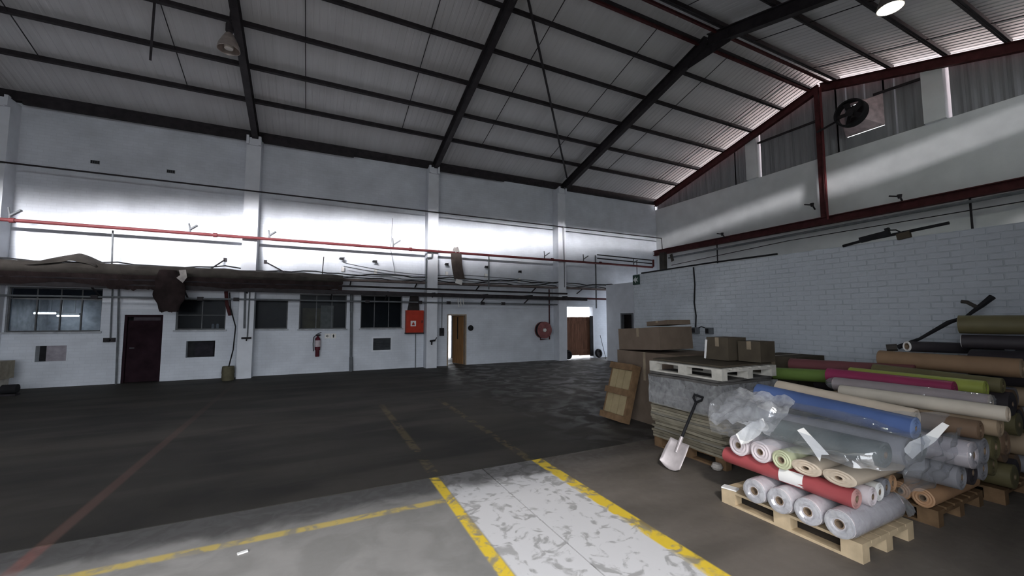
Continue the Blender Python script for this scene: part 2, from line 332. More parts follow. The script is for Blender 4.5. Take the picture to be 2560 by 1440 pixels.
# windows
FRAME = mat('grey_window_steel', (0.12, 0.125, 0.13), 0.5); SILL = mat('painted_sill', (0.42, 0.44, 0.47), 0.7)
MULL = [(-6.72, -6.25, -5.82), (-3.05,), (), (0.15, 0.64), (2.07, 2.58)]
for i, (x0, x1, z0, z1) in enumerate(WIN):
    w_ = struct('window_%d' % (i + 1), (x0, YD, z0)); y = YD + 0.08
    M().box(x0, x1, y, y + 0.04, z0, z0 + 0.035).box(x0, x1, y, y + 0.04, z1 - 0.035, z1).box(x0, x0 + 0.035, y, y + 0.04, z0 + .035, z1 - .035).box(x1 - 0.035, x1, y, y + 0.04, z0 + .035, z1 - .035).build('frame', FRAME, w_)
    M().box(x0 - 0.04, x1 + 0.04, YD - 0.06, YD + 0.08, z0 - 0.05, z0).build('sill', SILL, w_)
    xs = [x0 + 0.035, *MULL[i], x1 - 0.035]
    for k, mx_ in enumerate(MULL[i]): M().box(mx_ - 0.014, mx_ + 0.014, y, y + 0.04, z0 + 0.035, z1 - 0.035).build('mullion', FRAME, w_)
    for k in range(len(xs) - 1):
        e_ = 0.014
        M().box(xs[k] + (e_ if k else 0), xs[k + 1] - (e_ if k < len(xs) - 2 else 0), y + 0.015, y + 0.021, z0 + 0.035, z1 - 0.035).build('pane', GLASS, w_)
    if i == 0: M().box(x0 + .04, x1 - .04, y + .06, y + .07, 2.42, z1 - .04).build('blind', mat('dark_blind', (.03, .03, .035), .9), w_)
    if i == 0: M().box(x0 + .035, x1 - .035, y - .01, y + .05, 2.38, 2.42).build('transom', FRAME, w_)
    if i == 1:
        M().box(x0 + .035, x1 - .035, y - .005, y + .045, 1.95, 1.975).build('transom', FRAME, w_)

# doors
d1 = struct('door_1', (-4.86, YD, 0)); DK = mat('dark_maroon_door', (0.022, 0.012, 0.016), 0.8, var=0.35, scale=3, spec=0.05)
M().box(-4.86, -4.80, YD + .02, YD + .16, 0, 1.97).box(-4.04, -3.98, YD + .02, YD + .16, 0, 1.97).box(-4.80, -4.04, YD + .02, YD + .16, 1.91, 1.97).build('frame', DK, d1)
lf = M().box(-4.80, -4.04, YD + .1, YD + .14, 0.01, 1.80).build('leaf', DK, d1)
M().box(-4.68, -4.06, YD + .085, YD + .1, 1.80, 1.90).build('head_panel', mat('dull_purple_grey', (0.06, 0.05, 0.06), 0.5), d1)
M().bar((-4.72, YD + .06, 1.0), (-4.62, YD + .06, 1.0), 0.02, 0.02).bar((-4.72, YD + .06, 1.0), (-4.72, YD + .1, 1.0), .02, .02).build('handle', GREYPIPE, lf)
d2 = struct('door_2', (4.81, YD, 0)); TIM = mat('honey_timber', (0.30, 0.165, 0.075), 0.55, var=0.2, scale=4, stretch=(6, 6, 0.6)); TIMF = mat('beige_door_frame', (0.33, 0.27, 0.21), 0.6)
M().box(4.81, 4.86, YD - .02, YD + .24, 0, 2.01).box(5.56, 5.61, YD - .02, YD + .24, 0, 2.01).box(4.86, 5.56, YD - .02, YD + .24, 1.96, 2.01).build('frame', TIMF, d2)
hinge = Vector((5.54, YD + 0.2, 0)); ang = math.radians(74); dv = Vector((-math.cos(ang), math.sin(ang), 0))
lf = M().bar(hinge + Vector((0, 0, 0.985)), hinge + dv * 0.72 + Vector((0, 0, 0.985)), 0.04, 1.94).build('leaf', TIM, d2)
M().bar(hinge + dv * 0.34 + Vector((-.025, -.025, 1.45)), hinge + dv * 0.38 + Vector((-.025, -.025, 1.45)), 0.02, 0.9).build('vision_slot', BLACK, lf)
d3 = struct('door_3', (10.34, YD, 0)); BRN = mat('brown_plank_door', (0.17, 0.085, 0.055), 0.75, var=0.3, scale=3, stretch=(5, 5, 0.7))
M().box(10.34, 10.42, YD - .03, YD + .24, 0, 2.45).box(11.87, 11.95, YD - .03, YD + .24, 0, 2.45).box(10.42, 11.87, YD - .03, YD + .24, 2.37, 2.45).build('frame', WHITE, d3)
for k in range(6): M().box(10.50 + k * 0.225, 10.50 + k * 0.225 + 0.218, YD + .1, YD + .14, 0.13 + .02 * (k < 3), 1.90 + .01 * (k % 2)).build('plank', BRN, d3)
M().box(10.48, 11.87, YD + .07, YD + .1, 0.3, 0.42).box(10.48, 11.87, YD + .07, YD + .1, 1.6, 1.72).build('ledge', BRN, d3)
M().box(11.68, 11.86, YD - .05, YD - .02, 0.1, 1.95).build('dark_strip_curtain', BLACK, d3)

# louvre and the two air-conditioner openings
lv = struct('trim_1', (2.04, YD, .7)); M().box(1.98, 2.72, YD - .03, YD, .64, .70).box(1.98, 2.72, YD - .03, YD, 1.13, 1.19).box(1.98, 2.04, YD - .03, YD, .70, 1.13).box(2.66, 2.72, YD - .03, YD, .70, 1.13).build('surround', WHITE, lv)
for k in range(8): M().obox((2.35, YD + .05, 0.735 + k * 0.054), (0.62, 0.07, 0.006), Matrix.Rotation(math.radians(-38), 3, 'X')).build('slat', mat('louvre_grey', (.10, .11, .12), .5), lv)
M().box(2.04, 2.66, YD + .12, YD + .14, .70, 1.13).build('backing', BLACK, lv)
a1 = struct('trim_2', (-6.64, YD, .7)); M().box(-6.44, -6.03, YD + .03, YD + .06, .70, 1.12).build('closing_board', mat('lilac_grey_board', (0.30, 0.28, 0.31), 0.8), a1); M().box(-6.64, -6.03, YD + .2, YD + .22, .70, 1.12).build('backing', BLACK, a1)
a2 = struct('trim_3', (-3.39, YD, .67)); M().box(-3.20, -2.72, YD + .1, YD + .13, .70, 1.12).build('closing_board', mat('dark_board', (0.03, 0.028, 0.034), 0.9, spec=0.02), a2); M().box(-3.39, -2.67, YD + .2, YD + .22, .67, 1.17).build('backing', BLACK, a2)

# offices behind the main wall
OFF = mat('office_wall', (0.42, 0.43, 0.45), 0.8); OFFSHADE = mat('office_wall_shade', (0.022, 0.024, 0.025), 0.9)  # second wall tone is near-black, painting in the gloom of the unlit rooms
of = struct('wall_offices')
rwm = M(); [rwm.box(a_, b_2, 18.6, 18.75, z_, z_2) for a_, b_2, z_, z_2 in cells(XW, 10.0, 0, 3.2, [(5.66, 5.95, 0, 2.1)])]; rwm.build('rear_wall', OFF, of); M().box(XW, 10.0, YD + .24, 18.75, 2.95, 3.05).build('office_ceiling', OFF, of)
for x in (-7.75, -5.05, -2.1, -0.55, 1.4, 4.45, 6.3, 9.9): M().box(x - .05, x + .05, YD + .24, 18.6, 0, 2.95).build('cross_wall', OFF if x < -5.02 or x > 4.4 else OFFSHADE, of)
M().box(-5.0, 4.40, 16.9, 16.95, 0, 2.95).build('shade_screen', OFFSHADE, of); M().box(-5.0, 4.40, YD + .25, 16.9, 2.80, 2.94).build('shade_soffit', OFFSHADE, of); M().box(-5.0, 4.40, YD + .25, 16.9, 0.002, .02).build('shade_floor_sheet', OFFSHADE, of)  # added sheets, blackened to paint the shade behind the unlit windows

# ceiling: sheets, purlins, rafters, sag rods, bracing, ridge
ce = struct('ceiling')
def sheet_mesh(name, length, width=0.76):
    m = M(); prof = []
    for k in range(4):
        o = k * width / 4; prof += [(o, 0), (o + .07, 0), (o + .09, .007), (o + .13, .007), (o + .15, 0)]
    prof.append((width + 0.03, 0.0))
    n = len(prof)
    for t in (0, length): m.v += [(x, t, z) for x, z in prof]
    m.f = [(i, i + 1, n + i + 1, n + i) for i in range(n - 1)]
    me = bpy.data.meshes.new(name); me.from_pydata(m.v, [], m.f); me.materials.append(ROOF); return me
SL = math.atan(0.283); LEN = 8.25 / math.cos(SL)
me = sheet_mesh('roof_sheet', LEN)
x = XW
k = 0
while x < XG + 0.2:
    for side in (0, 1):
        o = bpy.data.objects.new('roof_sheet', me); C.objects.link(o); o.parent = ce
        if side == 0: o.location = (x, YR, 10.25 + .004 * (k % 2)); o.rotation_euler = (-SL, 0, 0)
        else: o.location = (x + 0.76, YR, 10.25 + .004 * (k % 2)); o.rotation_euler = (-SL, 0, math.pi)
    x += 0.76; k += 1
PUR = [14.0, 12.73, 11.45, 10.18, 8.95, 7.95] + [7.15, 5.72, 4.48, 3.35, 2.1, 0.9]
for y in PUR:
    z = zr(y) - 0.085; sg = 1 if y > YR else -1; u = Vector((0, 0.283 * sg, 1))
    M().bar((XW, y, z), (XG, y, z), 0.055, 0.15, u).bar((XW, y - .035, z - .068), (XG, y - .035, z - .068), .07, .012, u).build('purlin', STEEL, ce)
RAF = [-13.7, -7.75, -1.8, 4.16, 10.11]
for xr in RAF:
    o = M()
    for yy in (15.35, -0.05):
        o.ibeam((xr, yy, zr(yy) - 0.33), (xr, YR, zr(YR) - 0.36), 0.17, 0.32, 0.025)
    rf = o.build('rafter', STEEL, ce)
    M().box(xr - .012, xr + .012, YR - .7, YR + .7, 9.45, 9.75).build('apex_plate', STEEL, rf)
o = M()
for yy in (15.45, -0.1): o.ibeam((15.86, yy, zr(yy) - 0.30), (15.86, YR, zr(YR) - 0.30), 0.15, 0.26, 0.02)
o.build('rafter', DKRED, ce)
for k in range(-4, 6):
    xs = -0.36 + 2.97 * k
    M().tube([(xs, 13.95, zr(13.95) - .1), (xs, 7.95, zr(7.95) - .1)], 0.012, 6).build('sag_rod', STEEL, ce)
    M().tube([(xs, 7.15, zr(7.15) - .1), (xs, 0.9, zr(.9) - .1)], 0.012, 6).build('sag_rod', STEEL, ce)
M().bar((4.30, 8.1, zr(8.1) - .2), (9.95, 14.75, zr(14.75) - .2), .06, .06).build('wind_brace', STEEL, ce)
M().bar((-3.42, 11.44, 8.99), (-3.87, 12.92, 8.42), .05, .09).build('loose_strut', STEEL, ce)
for y in (7.35, 7.95): M().bar((XW, y, 9.98), (XG - .2, y, 9.98), .07, .07).build('ridge_rail', DKRED, ce)

# gable wall
wr = struct('wall_right')
FAN = (6.0, 7.05, 7.93, 8.97)
m = M()
for y0, y1, z0, z1 in cells(Y0, YD, -0.1, 7.5, [(14.45, 15.5, 0.4, 3.1)]): m.box(XG, XG + .22, y0, y1, z0, z1)
m.build('masonry', GABLEW, wr)
PIL = [(10.05, 10.50), (4.60, 5.06)]
def clad(y0, y1, z0):
    m = M(); n = max(2, int(round((y1 - y0) / 0.0475))); top = []
    for k in range(n + 1):
        y = y0 - .025 + (y1 - y0 + .05) * k / n; xx = XG + .06 + (0.03 if (k // 2) % 2 else 0.0); zt = zr(y) - 0.30
        m.v += [(xx, y, z0), (xx, y, max(zt, z0 + .01))]
    m.f = [(2 * k, 2 * k + 2, 2 * k + 3, 2 * k + 1) for k in range(n)]; return m
ys = [Y0]
while ys[-1] < YD: ys.append(min(YD, ys[-1] + 0.76))
for a, b in zip(ys, ys[1:]):
    segs = [(a, b)]
    for c0, c1 in [(9.95, 10.5), (4.50, 5.06)]:
        segs = [s_ for (p, q) in segs for s_ in ((p, min(q, c0)), (max(p, c1), q)) if s_[1] - s_[0] > 0.002]
    for p, q in segs:
        lo, hi = max(p, FAN[0]), min(q, FAN[1])
        if hi - lo > 0.05:
            for (u, v_) in ((p, lo), (hi, q)):
                if v_ - u > .002: clad(u, v_, 7.5).build('cladding_sheet', CLAD, wr)
            clad(lo, hi, FAN[3]).build('cladding_sheet', CLAD, wr); M().box(XG + .05, XG + .08, lo, hi, 7.5, FAN[2]).build('cladding_sheet', CLAD, wr)
        else: clad(p, q, 7.5).build('cladding_sheet', CLAD, wr)
TRANS = bpy.data.materials.new('cloudy_fibreglass'); TRANS.use_nodes = True; nt = TRANS.node_tree; nt.nodes.clear()
to = N(nt, 'ShaderNodeOutputMaterial'); tt = N(nt, 'ShaderNodeBsdfTranslucent'); tt.inputs[0].default_value = (0.30, 0.30, 0.31, 1); nt.links.new(tt.outputs[0], to.inputs[0])
for (p0, p1) in PIL:
    ym = (p0 + p1) / 2
    M().box(15.92, XG + .22, p0, p1, 7.5, zr(ym) - .22).build('gable_column', GABLEW, wr)
    M().box(XG + .07, XG + .08, p0 - .10, p0, 7.5, zr(p0 - .1) - .12).build('fibreglass_strip', TRANS, wr)
M().bar((15.97, 10.0, 8.88), (15.97, 7.75, 8.86), .05, .07).build('girt', STEEL, wr); M().bar((15.97, 6.2, 8.98), (15.97, 5.06, 8.90), .05, .07).build('girt', STEEL, wr)
rc = M().bar((15.83, 7.72, 5.3), (15.83, 7.72, 9.95), .14, .16, (1, 0, 0)).build('gable_post', DKRED, wr)
M().tube([(15.72, 7.56, 5.2), (15.72, 7.56, 9.9)], .035, 8).build('post_pipe', REDPIPE, rc)
gb = M().ibeam((15.8, 15.5, 5.17), (15.8, 0, 5.2), .18, .24, .03).build('gable_beam', DKRED, wr)

# brick partition (painted face bricks) and the plain rooms behind it
XP, PY0, PY1, PH = 7.8, -0.25, 8.43, 3.02
wp = struct('wall_partition')
M().box(XP + .007, XP + .22, PY0, PY1, 0, PH).build('core', MORTAR, wp)
M().box(XP + .22, XG, PY1 - .2, PY1, 0, PH).build('return_wall', WHITE, wp); M().box(XP + .1, XG, PY0, PY1, PH - .12, PH - .02).build('room_top', GABLEW, wp)
bl, bh, cu, cl = 0.222, 0.074, 0.234, 0.086
bm_ = bpy.data.meshes.new('brick'); q = M(); ch = 0.004
q.box(0, .014, 0, bl, 0, bh); q.v = [(x + (ch if x == 0 else 0), y, z) for x, y, z in q.v]
q = M(); q.add([(0, ch, ch), (0, bl - ch, ch), (0, bl - ch, bh - ch), (0, ch, bh - ch), (.016, 0, 0), (.016, bl, 0), (.016, bl, bh), (.016, 0, bh)], [(3, 2, 1, 0), (0, 1, 5, 4), (1, 2, 6, 5), (2, 3, 7, 6), (3, 0, 4, 7)])
bm_.from_pydata(q.v, [], q.f); bm_.materials.append(BRICK)
lst = []
for r in range(int(PH / cl)):
    y = PY0 + (0 if r % 2 else -bl / 2)
    while y < PY1 - .06:
        y0 = max(y, PY0); y1 = min(y + bl, PY1)
        if y1 - y0 > .03: lst.append((y0, y1, r * cl + .006))
        y += cu
def seen(b):
    p = Vector((XP, (b[0] + b[1]) / 2, b[2])) - CAM; d = p.dot(FW)
    u, v_ = 1280 + 1020 * p.dot(RT) / d, 720 - 1020 * p.dot(UP) / d
    vis = 0 <= u <= 2600 and v_ < 880 - max(0, (u - 2230) * 0.4)
    return (0 if vis else 1, d)
lst.sort(key=seen); rnd = random.Random(5); rest = M()
for i, (y0, y1, z) in enumerate(lst):
    pr = rnd.uniform(-.003, .003)
    if i < 300:
        o = bpy.data.objects.new('brick', bm_); C.objects.link(o); o.parent = wp; o.location = (XP + pr, y0, z); o.scale = (1, (y1 - y0) / bl, 1)
    else: rest.add([(x + XP + pr, y0 + y / bl * (y1 - y0), zz + z) for x, y, zz in q.v], q.f)
ro = rest.build('brick_field', BRICK, wp, recalc=False); ro['kind'] = 'stuff'
w4 = struct('wall_corner_room')
m = M()
for y0, y1, z0, z1 in cells(PY1, 14.37, 0, 3.31, [(12.70, 13.42, 0, 2.06)]): m.box(11.7, 11.9, y0, y1, z0, z1)
m.box(11.9, XG, 14.2, 14.37, 0, 3.31); m.build('masonry', WHITE, w4)
M().box(11.9, XG, PY1, 14.2, 3.2, 3.3).build('room_top', GABLEW, w4)
d4 = struct('door_4', (11.7, 12.70, 0)); M().box(11.66, 11.9, 13.36, 13.42, 0, 2.06).box(11.66, 11.9, 12.70, 12.76, 0, 2.06).box(11.66, 11.9, 12.76, 13.36, 2.0, 2.06).build('frame', GREYPIPE, d4)
M().box(11.80, 11.84, 12.76, 13.36, 0, 2.0).build('leaf', mat('black_brown_door', (.012, .010, .010), .6), d4)

# wall behind the camera: loading door and the open strip under its eave; end wall out of frame
wf = struct('wall_front')
m = M()
for x0, x1, z0, z1 in cells(XW, XG, -0.1, 7.15, [(-7.0, 2.3, -.1, 4.0)]): m.box(x0, x1, Y0 - .25, Y0, z0, z1)
gap_infill = [(-2, 7.15), (4, 7.42), (8, 7.60), (11, 7.55), (13, 7.15)]; nb = len(gap_infill)      # unseen infill added to dim the right end of the wall band
m.add([(x, Y0 - .25, z) for x, z in gap_infill] + [(x, Y0, z) for x, z in gap_infill], [tuple(range(nb)), tuple(reversed(range(nb, 2 * nb)))] + [(k, (k + 1) % nb, nb + (k + 1) % nb, nb + k) for k in range(nb)])
m.box(XW, XG, Y0 - .25, Y0, 7.72, 8.05); m.build('masonry', WALL, wf)
st(M().box(XW - .2, XW, Y0, YD, 0, 8.0).add([(XW, Y0, 8.0), (XW, YD, 8.0), (XW, YR, 10.25)], [(0, 1, 2)]).build('wall_left', WALL))

# ------------------------------------------------------------------ services on the main wall
def pipe(name, pts, r, material, label, cat='pipe', group=None, n=8):
    return tag(M().tube(pts, r, n).build(name, material, smooth=True), label, cat, group)
def arc(a, b, sag, n=10):
    a, b = Vector(a), Vector(b); return [a.lerp(b, i / n) - Vector((0, 0, sag * 4 * (i / n) * (1 - i / n))) for i in range(n + 1)]

rp = thing('sprinkler_pipe', 'long red sprinkler main running along the bright band of the back wall', 'pipe', (-13.9, 14.98, 4.38))
M().tube([(-13.9, 14.98, 4.40), (15.1, 14.98, 4.36), (15.22, 15.02, 4.42), (15.25, 15.05, 4.75)], .048, 10).build('main_pipe', REDPIPE, rp, True)
for x in (-7.0, -2.7, 3.2, 9.3, 11.9): M().tube([(x - .05, 14.98, 4.385), (x + .05, 14.98, 4.385)], .066, 10).build('coupling', REDPIPE, rp, True)
for x, tall in ((-7.05, 1), (-3.32, .8), (-1.28, .8), (2.58, 1.1), (8.91, 1), (10.95, 1), (13.9, .9)):
    a = M().tube([(x, 14.98, 4.42), (x, 14.98, 4.50)], .028, 6).tube([(x, 14.98, 4.50), (x - .03, 14.96, 4.50 + .22 * tall)], .022, 6).bar((x, 14.98, 4.50), (x + .22 * tall, 14.93, 4.50 + .16 * tall), .07, .04)
    a.build('sprinkler_arm', GREYPIPE, rp)
pipe('high_conduit', [(-13.9, 15.1, 5.92), (15.9, 15.1, 5.90), (15.95, 15.1, 5.2)], .024, STEEL, 'thin dark conduit high on the back wall above the bright band', 'conduit')
lc = thing('low_conduit', 'dark conduit crossing the office windows at head height', 'conduit', (-13.9, 15.08, 2.45))
M().tube([(-13.9, 15.08, 2.46), (9.6, 15.08, 2.44)], .027, 8).build('tube', GREYPIPE, lc, True)
for x in (-5.35, -3.0, -2.1, 1.75, 3.6, 4.7, 6.1, 7.0): M().box(x - .07, x + .07, 15.03, 15.13, 2.39, 2.50).build('junction_box', STEEL, lc)

rk = thing('pipe_rack', 'dark steel service rack bracketed off the back wall above the office windows', 'rack', (-13.9, 14.8, 2.75))
M().bar((-13.9, 14.85, 2.80), (11.0, 14.85, 2.68), .09, .13).build('front_channel', STEEL, rk)
M().bar((-13.9, 15.25, 2.86), (12.6, 15.25, 2.74), .06, .08).build('rear_channel', DKRED, rk)
for x in (-7.5, -5.4, -3.4, -1.83, 0.6, 2.4, 4.08, 6.2, 8.2, 9.92):
    M().bar((x, YD, 2.80), (x, 14.8, 2.78), .05, .05).bar((x, YD, 2.45), (x, 14.95, 2.74), .035, .035).build('bracket', STEEL, rk)
for x in (0.45, 1.30, 2.55, 4.45, 6.3, 7.55): M().bar((x, 14.86, 2.78), (x, 14.86, 3.04), .04, .04).build('stanchion', STEEL, rk)
pipe('rack_pipe', [(-13.9, 14.76, 2.93), (-2, 14.76, 2.93), (0.9, 14.76, 2.94), (9.9, 14.76, 2.90)], .034, STEEL, 'black pipe lying along the service rack below the canvas duct')
ct = thing('cable_tray', 'rusty grey cable tray running along the back wall behind the rack', 'cable tray', (-2.2, 15.3, 3.2))
M().box(-2.3, 13.4, 15.2, 15.5, 3.16, 3.19).box(-2.3, 13.4, 15.19, 15.21, 3.16, 3.23).build('tray', mat('rusty_tray', (.14, .115, .11), .7), ct)
for x in (-1.4, 1.2, 3.5, 6.0, 8.6, 11.0): M().bar((x, 15.2, 3.15), (x, YD, 2.98), .04, .03).build('bracket', STEEL, ct)
for k, (y, z, r_, lb) in enumerate(((15.18, 3.40, .02, 'topmost thick black cable strung above the canvas duct'), (15.26, 3.34, .014, 'middle grey cable sagging above the cable tray'), (15.33, 3.27, .018, 'lowest dark cable resting in the cable tray'))):
    pts = []
    for i in range(60):
        x = -8.2 + i * 0.36; pts.append((x, y, z + .03 * math.sin(i * .9 + k) + .02 * math.sin(i * 2.3 + 2 * k) + (.07 if abs(x + 2.45) < .3 and k == 0 else 0)))
    pipe('cable', pts, r_, BLACK if k != 1 else GREYPIPE, lb, 'cable', 'cables above the rack', 6)
for k, (a, b, sg, lb) in enumerate((((0.95, 15.2, 3.78), (5.0, 15.2, 3.52), .13, 'upper slack grey cable swooping right from the first floodlight'), ((0.95, 15.2, 3.66), (4.0, 15.2, 3.42), .07, 'lower slack grey cable swooping right from the first floodlight'), ((5.2, 15.2, 3.55), (9.6, 15.2, 3.40), -.02, 'grey cable running right from the hanging board towards the lit doorway'))):
    pipe('slack_cable', arc(a, b, sg), .014, GREYPIPE, lb, 'cable', None, 6)

# canvas duct and tarp on the rack
def blob_tube(x0, x1, yc, zfun, ry, nu=60, nv=14, lump=.03, seed=0):
    m = M()
    def fn(u, v_):
        x = x0 + (x1 - x0) * u; zb, zt = zfun(x); a = 2 * math.pi * v_; n_ = noise.noise(Vector((x * 1.7, math.cos(a) * 1.3 + seed, math.sin(a) * 1.3)))
        return (x, yc + math.cos(a) * (ry + n_ * lump), (zb + zt) / 2 + math.sin(a) * (zt - zb) / 2 + n_ * lump)
    m.grid(fn, nu, nv); k = len(m.v); return m
duct = blob_tube(-8.6, .92, 14.86, lambda x: (3.02, 3.36 - .05 * max(0, (x + 3) / 4)), .2, 90, 14, .04)
duct.f.append(tuple(range(90 * 15, 90 * 15 + 14)))
tag(duct.build('canvas_duct', TARP, smooth=True), 'long grimy grey-brown canvas duct lying on the service rack', 'duct')
tp = M()
def tarpf(u, v_):
    x = -6.55 + 1.35 * u; pk = max(0, 1 - abs(u - .58) / (.58 if u < .58 else .42)) ** .8
    y = 14.62 + .42 * v_ - .03 * math.sin(u * 9); zt = 3.33 + .30 * pk
    z = zt - (1 - math.sin(v_ * math.pi / 2)) * (.10 + .22 * pk * (1.25 - u)) + .02 * noise.noise(Vector((u * 5, v_ * 4, 1)))
    return (x + .1 * v_, y, z)
tp.grid(tarpf, 26, 10); o = tp.build('canvas_tarp', TARP, smooth=True); tag(o, 'peaked fold of stiff brown canvas thrown over the left end of the duct', 'tarp')
sm = o.modifiers.new('thick', 'SOLIDIFY'); sm.thickness = .012
hc = thing('hanging_cloth', 'ragged dark brown cloth bundle hanging off the duct beside the dark door', 'cloth', (-3.6, 14.6, 2.05))
m = M()
def clothf(u, v_):
    z = 3.22 - 1.17 * v_; wd = .20 + .15 * math.sin(min(1, v_ * 1.25) * math.pi * .75) - .12 * max(0, v_ - .75) / .25
    a = 2 * math.pi * u; n_ = noise.noise(Vector((math.cos(a) * 1.2, math.sin(a) * 1.2, v_ * 4)))
    x = -3.60 + .16 * v_ * (1 - v_) - .06 + math.cos(a) * (wd + .06 * n_) + (.12 * (v_ - .5) if v_ > .5 else 0)
    return (x, 14.58 + math.sin(a) * (.14 + .05 * n_), z + (.10 * noise.noise(Vector((math.cos(a) * 3, math.sin(a) * 3, 7))) if v_ > .9 else 0))
m.grid(clothf, 26, 22); m.build('bundle', DKCLOTH, hc, True)
m = M().add([(-3.40, 14.43, 3.22), (-3.24, 14.42, 3.24), (-3.20, 14.41, 3.02), (-3.29, 14.40, 2.86), (-3.44, 14.41, 3.0), (-3.36, 14.42, 3.08)], [(0, 5, 1), (1, 5, 2), (5, 4, 3, 2)])
lo = m.build('pale_lining', mat('pale_lining', (.45, .42, .40), .8), hc); lo.modifiers.new('t', 'SOLIDIFY').thickness = .008
sk = M()
def skirt(u, v_):
    x = -8.4 + 9.3 * u; n_ = noise.noise(Vector((x * 1.1, 0, 4))); n2 = noise.noise(Vector((x * 5, 1, 2)))
    return (x, 14.70 + .10 * v_ + .03 * n2, 3.06 - (.27 + .10 * n_ + .035 * n2) * v_)
o = sk.grid(skirt, 120, 4).build('sagging_sheeting', DKCLOTH); o.modifiers.new('t', 'SOLIDIFY').thickness = .012; tag(o, 'long grimy dark sheeting sagging along the underside of the canvas duct', 'sheet')
rg = M()
for i in range(26):
    x = -5.0 + i * .062; d = .08 + .13 * abs(noise.noise(Vector((i * .61, 3, 0)))) + .16 * max(0, (i - 17) / 9)
    rg.v += [(x, 14.74 + .02 * math.sin(i), 2.76), (x, 14.74 + .03 * math.sin(i * 2), 2.76 - d)]
rg.f = [(2 * i, 2 * i + 1, 2 * i + 3, 2 * i + 2) for i in range(25)]
o = rg.build('torn_sheeting', DKCLOTH); o.modifiers.new('t', 'SOLIDIFY').thickness = .01; tag(o, 'torn dark sheeting dangling in tatters under the rack left of the hanging cloth', 'sheet')

hb = thing('hanging_board', 'bent brown board hung vertically from the red pipe above the open timber door', 'board', (4.95, 14.85, 3.4))
m = M(); m.grid(lambda u, v_: (4.70 + .42 * u + .12 * v_ - .02 * math.sin(v_ * 5), 14.88 - .03 * math.sin(u * math.pi) - .03 * math.sin(v_ * 7), 4.34 - 1.0 * v_), 4, 12)
o = m.build('panel', mat('grimy_board', (.075, .062, .056), .85, var=.2, scale=4), hb); o.modifiers.new('t', 'SOLIDIFY').thickness = .02
o = M().grid(lambda u, v_: (4.80 + .26 * u, 14.92, 4.40 + .20 * math.sin(.4 + u * 2.4) * v_ + .03 * math.sin(u * 11)), 8, 3).build('folded_top', mat('dull_tape_rag', (.30, .28, .27), .7), hb); o.modifiers.new('t', 'SOLIDIFY').thickness = .03
M().obox((5.02, 14.83, 3.24), (.26, .05, .17), Matrix.Rotation(.25, 3, 'Y')).build('white_tag', PAPER, hb)
for dx, l_ in ((0, .34), (.10, .30), (.2, .26)): M().bar((5.0 + dx, 14.9, 2.62), (5.04 + dx, 14.9, 2.62 - l_), .07, .012).build('dangling_strip', PAPER, hb)

# vertical pipes and cables
pipe('drop_pipe', [(-5.15, 15.3, 4.36), (-5.12, 15.3, 3.40)], .022, GREYPIPE, 'short grey drop pipe from the red main to the duct, left of the dark door')
sw = thing('isolator_switch', 'small dark isolator switch at the foot of a conduit beside the first window', 'switch', (-5.15, YD, 1.2))
M().tube([(-5.15, 15.54, 2.75), (-5.12, 15.54, 1.30)], .018, 8).build('conduit', GREYPIPE, sw, True)
M().box(-5.26, -5.02, 15.50, 15.6, 1.19, 1.31).build('box', STEEL, sw); M().lathe([(.0, .06), (.03, .06), (.045, 0)], (-5.14, 15.50, 1.25), (0, -1, 0), 12).build('knob', BLACK, sw)
pipe('wall_pipe', [(-5.0, 15.5, 2.75), (-4.95, 15.5, 1.4), (-4.92, 15.5, 0.0)], .024, GREYPIPE, 'thin grey pipe running down to the floor just left of the dark door')
dp = thing('drain_pipe', 'thick grey downpipe between the third and fourth office windows', 'pipe', (1.3, 15.5, 0))
M().tube([(1.26, 15.48, 2.75), (1.30, 15.48, .0)], .045, 12).build('tube', GREYPIPE, dp, True); M().tube([(1.30, 15.48, .5), (1.31, 15.48, .02)], .062, 12).build('sleeve', GREYPIPE, dp, True); M().tube([(1.26, 15.48, 2.72), (1.27, 15.48, 2.1)], .055, 12).build('sleeve', GREYPIPE, dp, True)
tpz = thing('standpipe', 'pair of slim pipes with a small tap on the column beside the drum', 'pipe', (-1.78, 15.1, 1.2))
M().tube([(-1.88, 15.11, 2.75), (-1.86, 15.11, 1.55)], .03, 8).build('thick_pipe', GREYPIPE, tpz, True); M().tube([(-1.76, 15.11, 2.75), (-1.77, 15.11, 1.28)], .018, 8).build('thin_pipe', GREYPIPE, tpz, True)
M().tube([(-1.92, 15.08, 1.25), (-1.66, 15.08, 1.25)], .03, 8).tube([(-1.78, 15.08, 1.25), (-1.78, 15.02, 1.17)], .018, 8).build('tap', STEEL, tpz, True)
pipe('brown_riser', [(-2.42, 15.38, 2.70), (-2.38, 15.38, 2.3), (-2.28, 15.38, 1.95)], .05, DKRED, 'short dark riser stub under the rack left of the second column')
pipe('s_bend_pipe', [(4.02, 15.02, 4.34), (4.02, 15.02, 4.17), (3.98, 15.02, 4.13), (3.84, 15.02, 4.12), (3.80, 15.02, 4.07), (3.80, 15.02, 2.95)], .026, GREYPIPE, 'grey pipe with a double bend dropping beside the third column')
pipe('drop_pipe', [(6.33, 15.0, 4.36), (6.33, 15.0, 3.0)], .028, GREYPIPE, 'grey drop pipe from the red main right of the hanging board')
pipe('drop_pipe', [(9.92, 15.0, 5.9), (9.93, 15.0, 3.2)], .016, GREYPIPE, 'very thin grey conduit down the face of the column nearest the lit doorway')
pipe('drop_pipe', [(9.80, 15.35, 2.85), (9.80, 15.35, 0.02)], .03, GREYPIPE, 'grey pipe running to the floor in the corner left of the lit doorway')
pipe('drop_pipe', [(11.87, 15.3, 4.78), (11.87, 15.3, 2.3)], .035, GREYPIPE, 'grey standing pipe above the right jamb of the lit doorway')
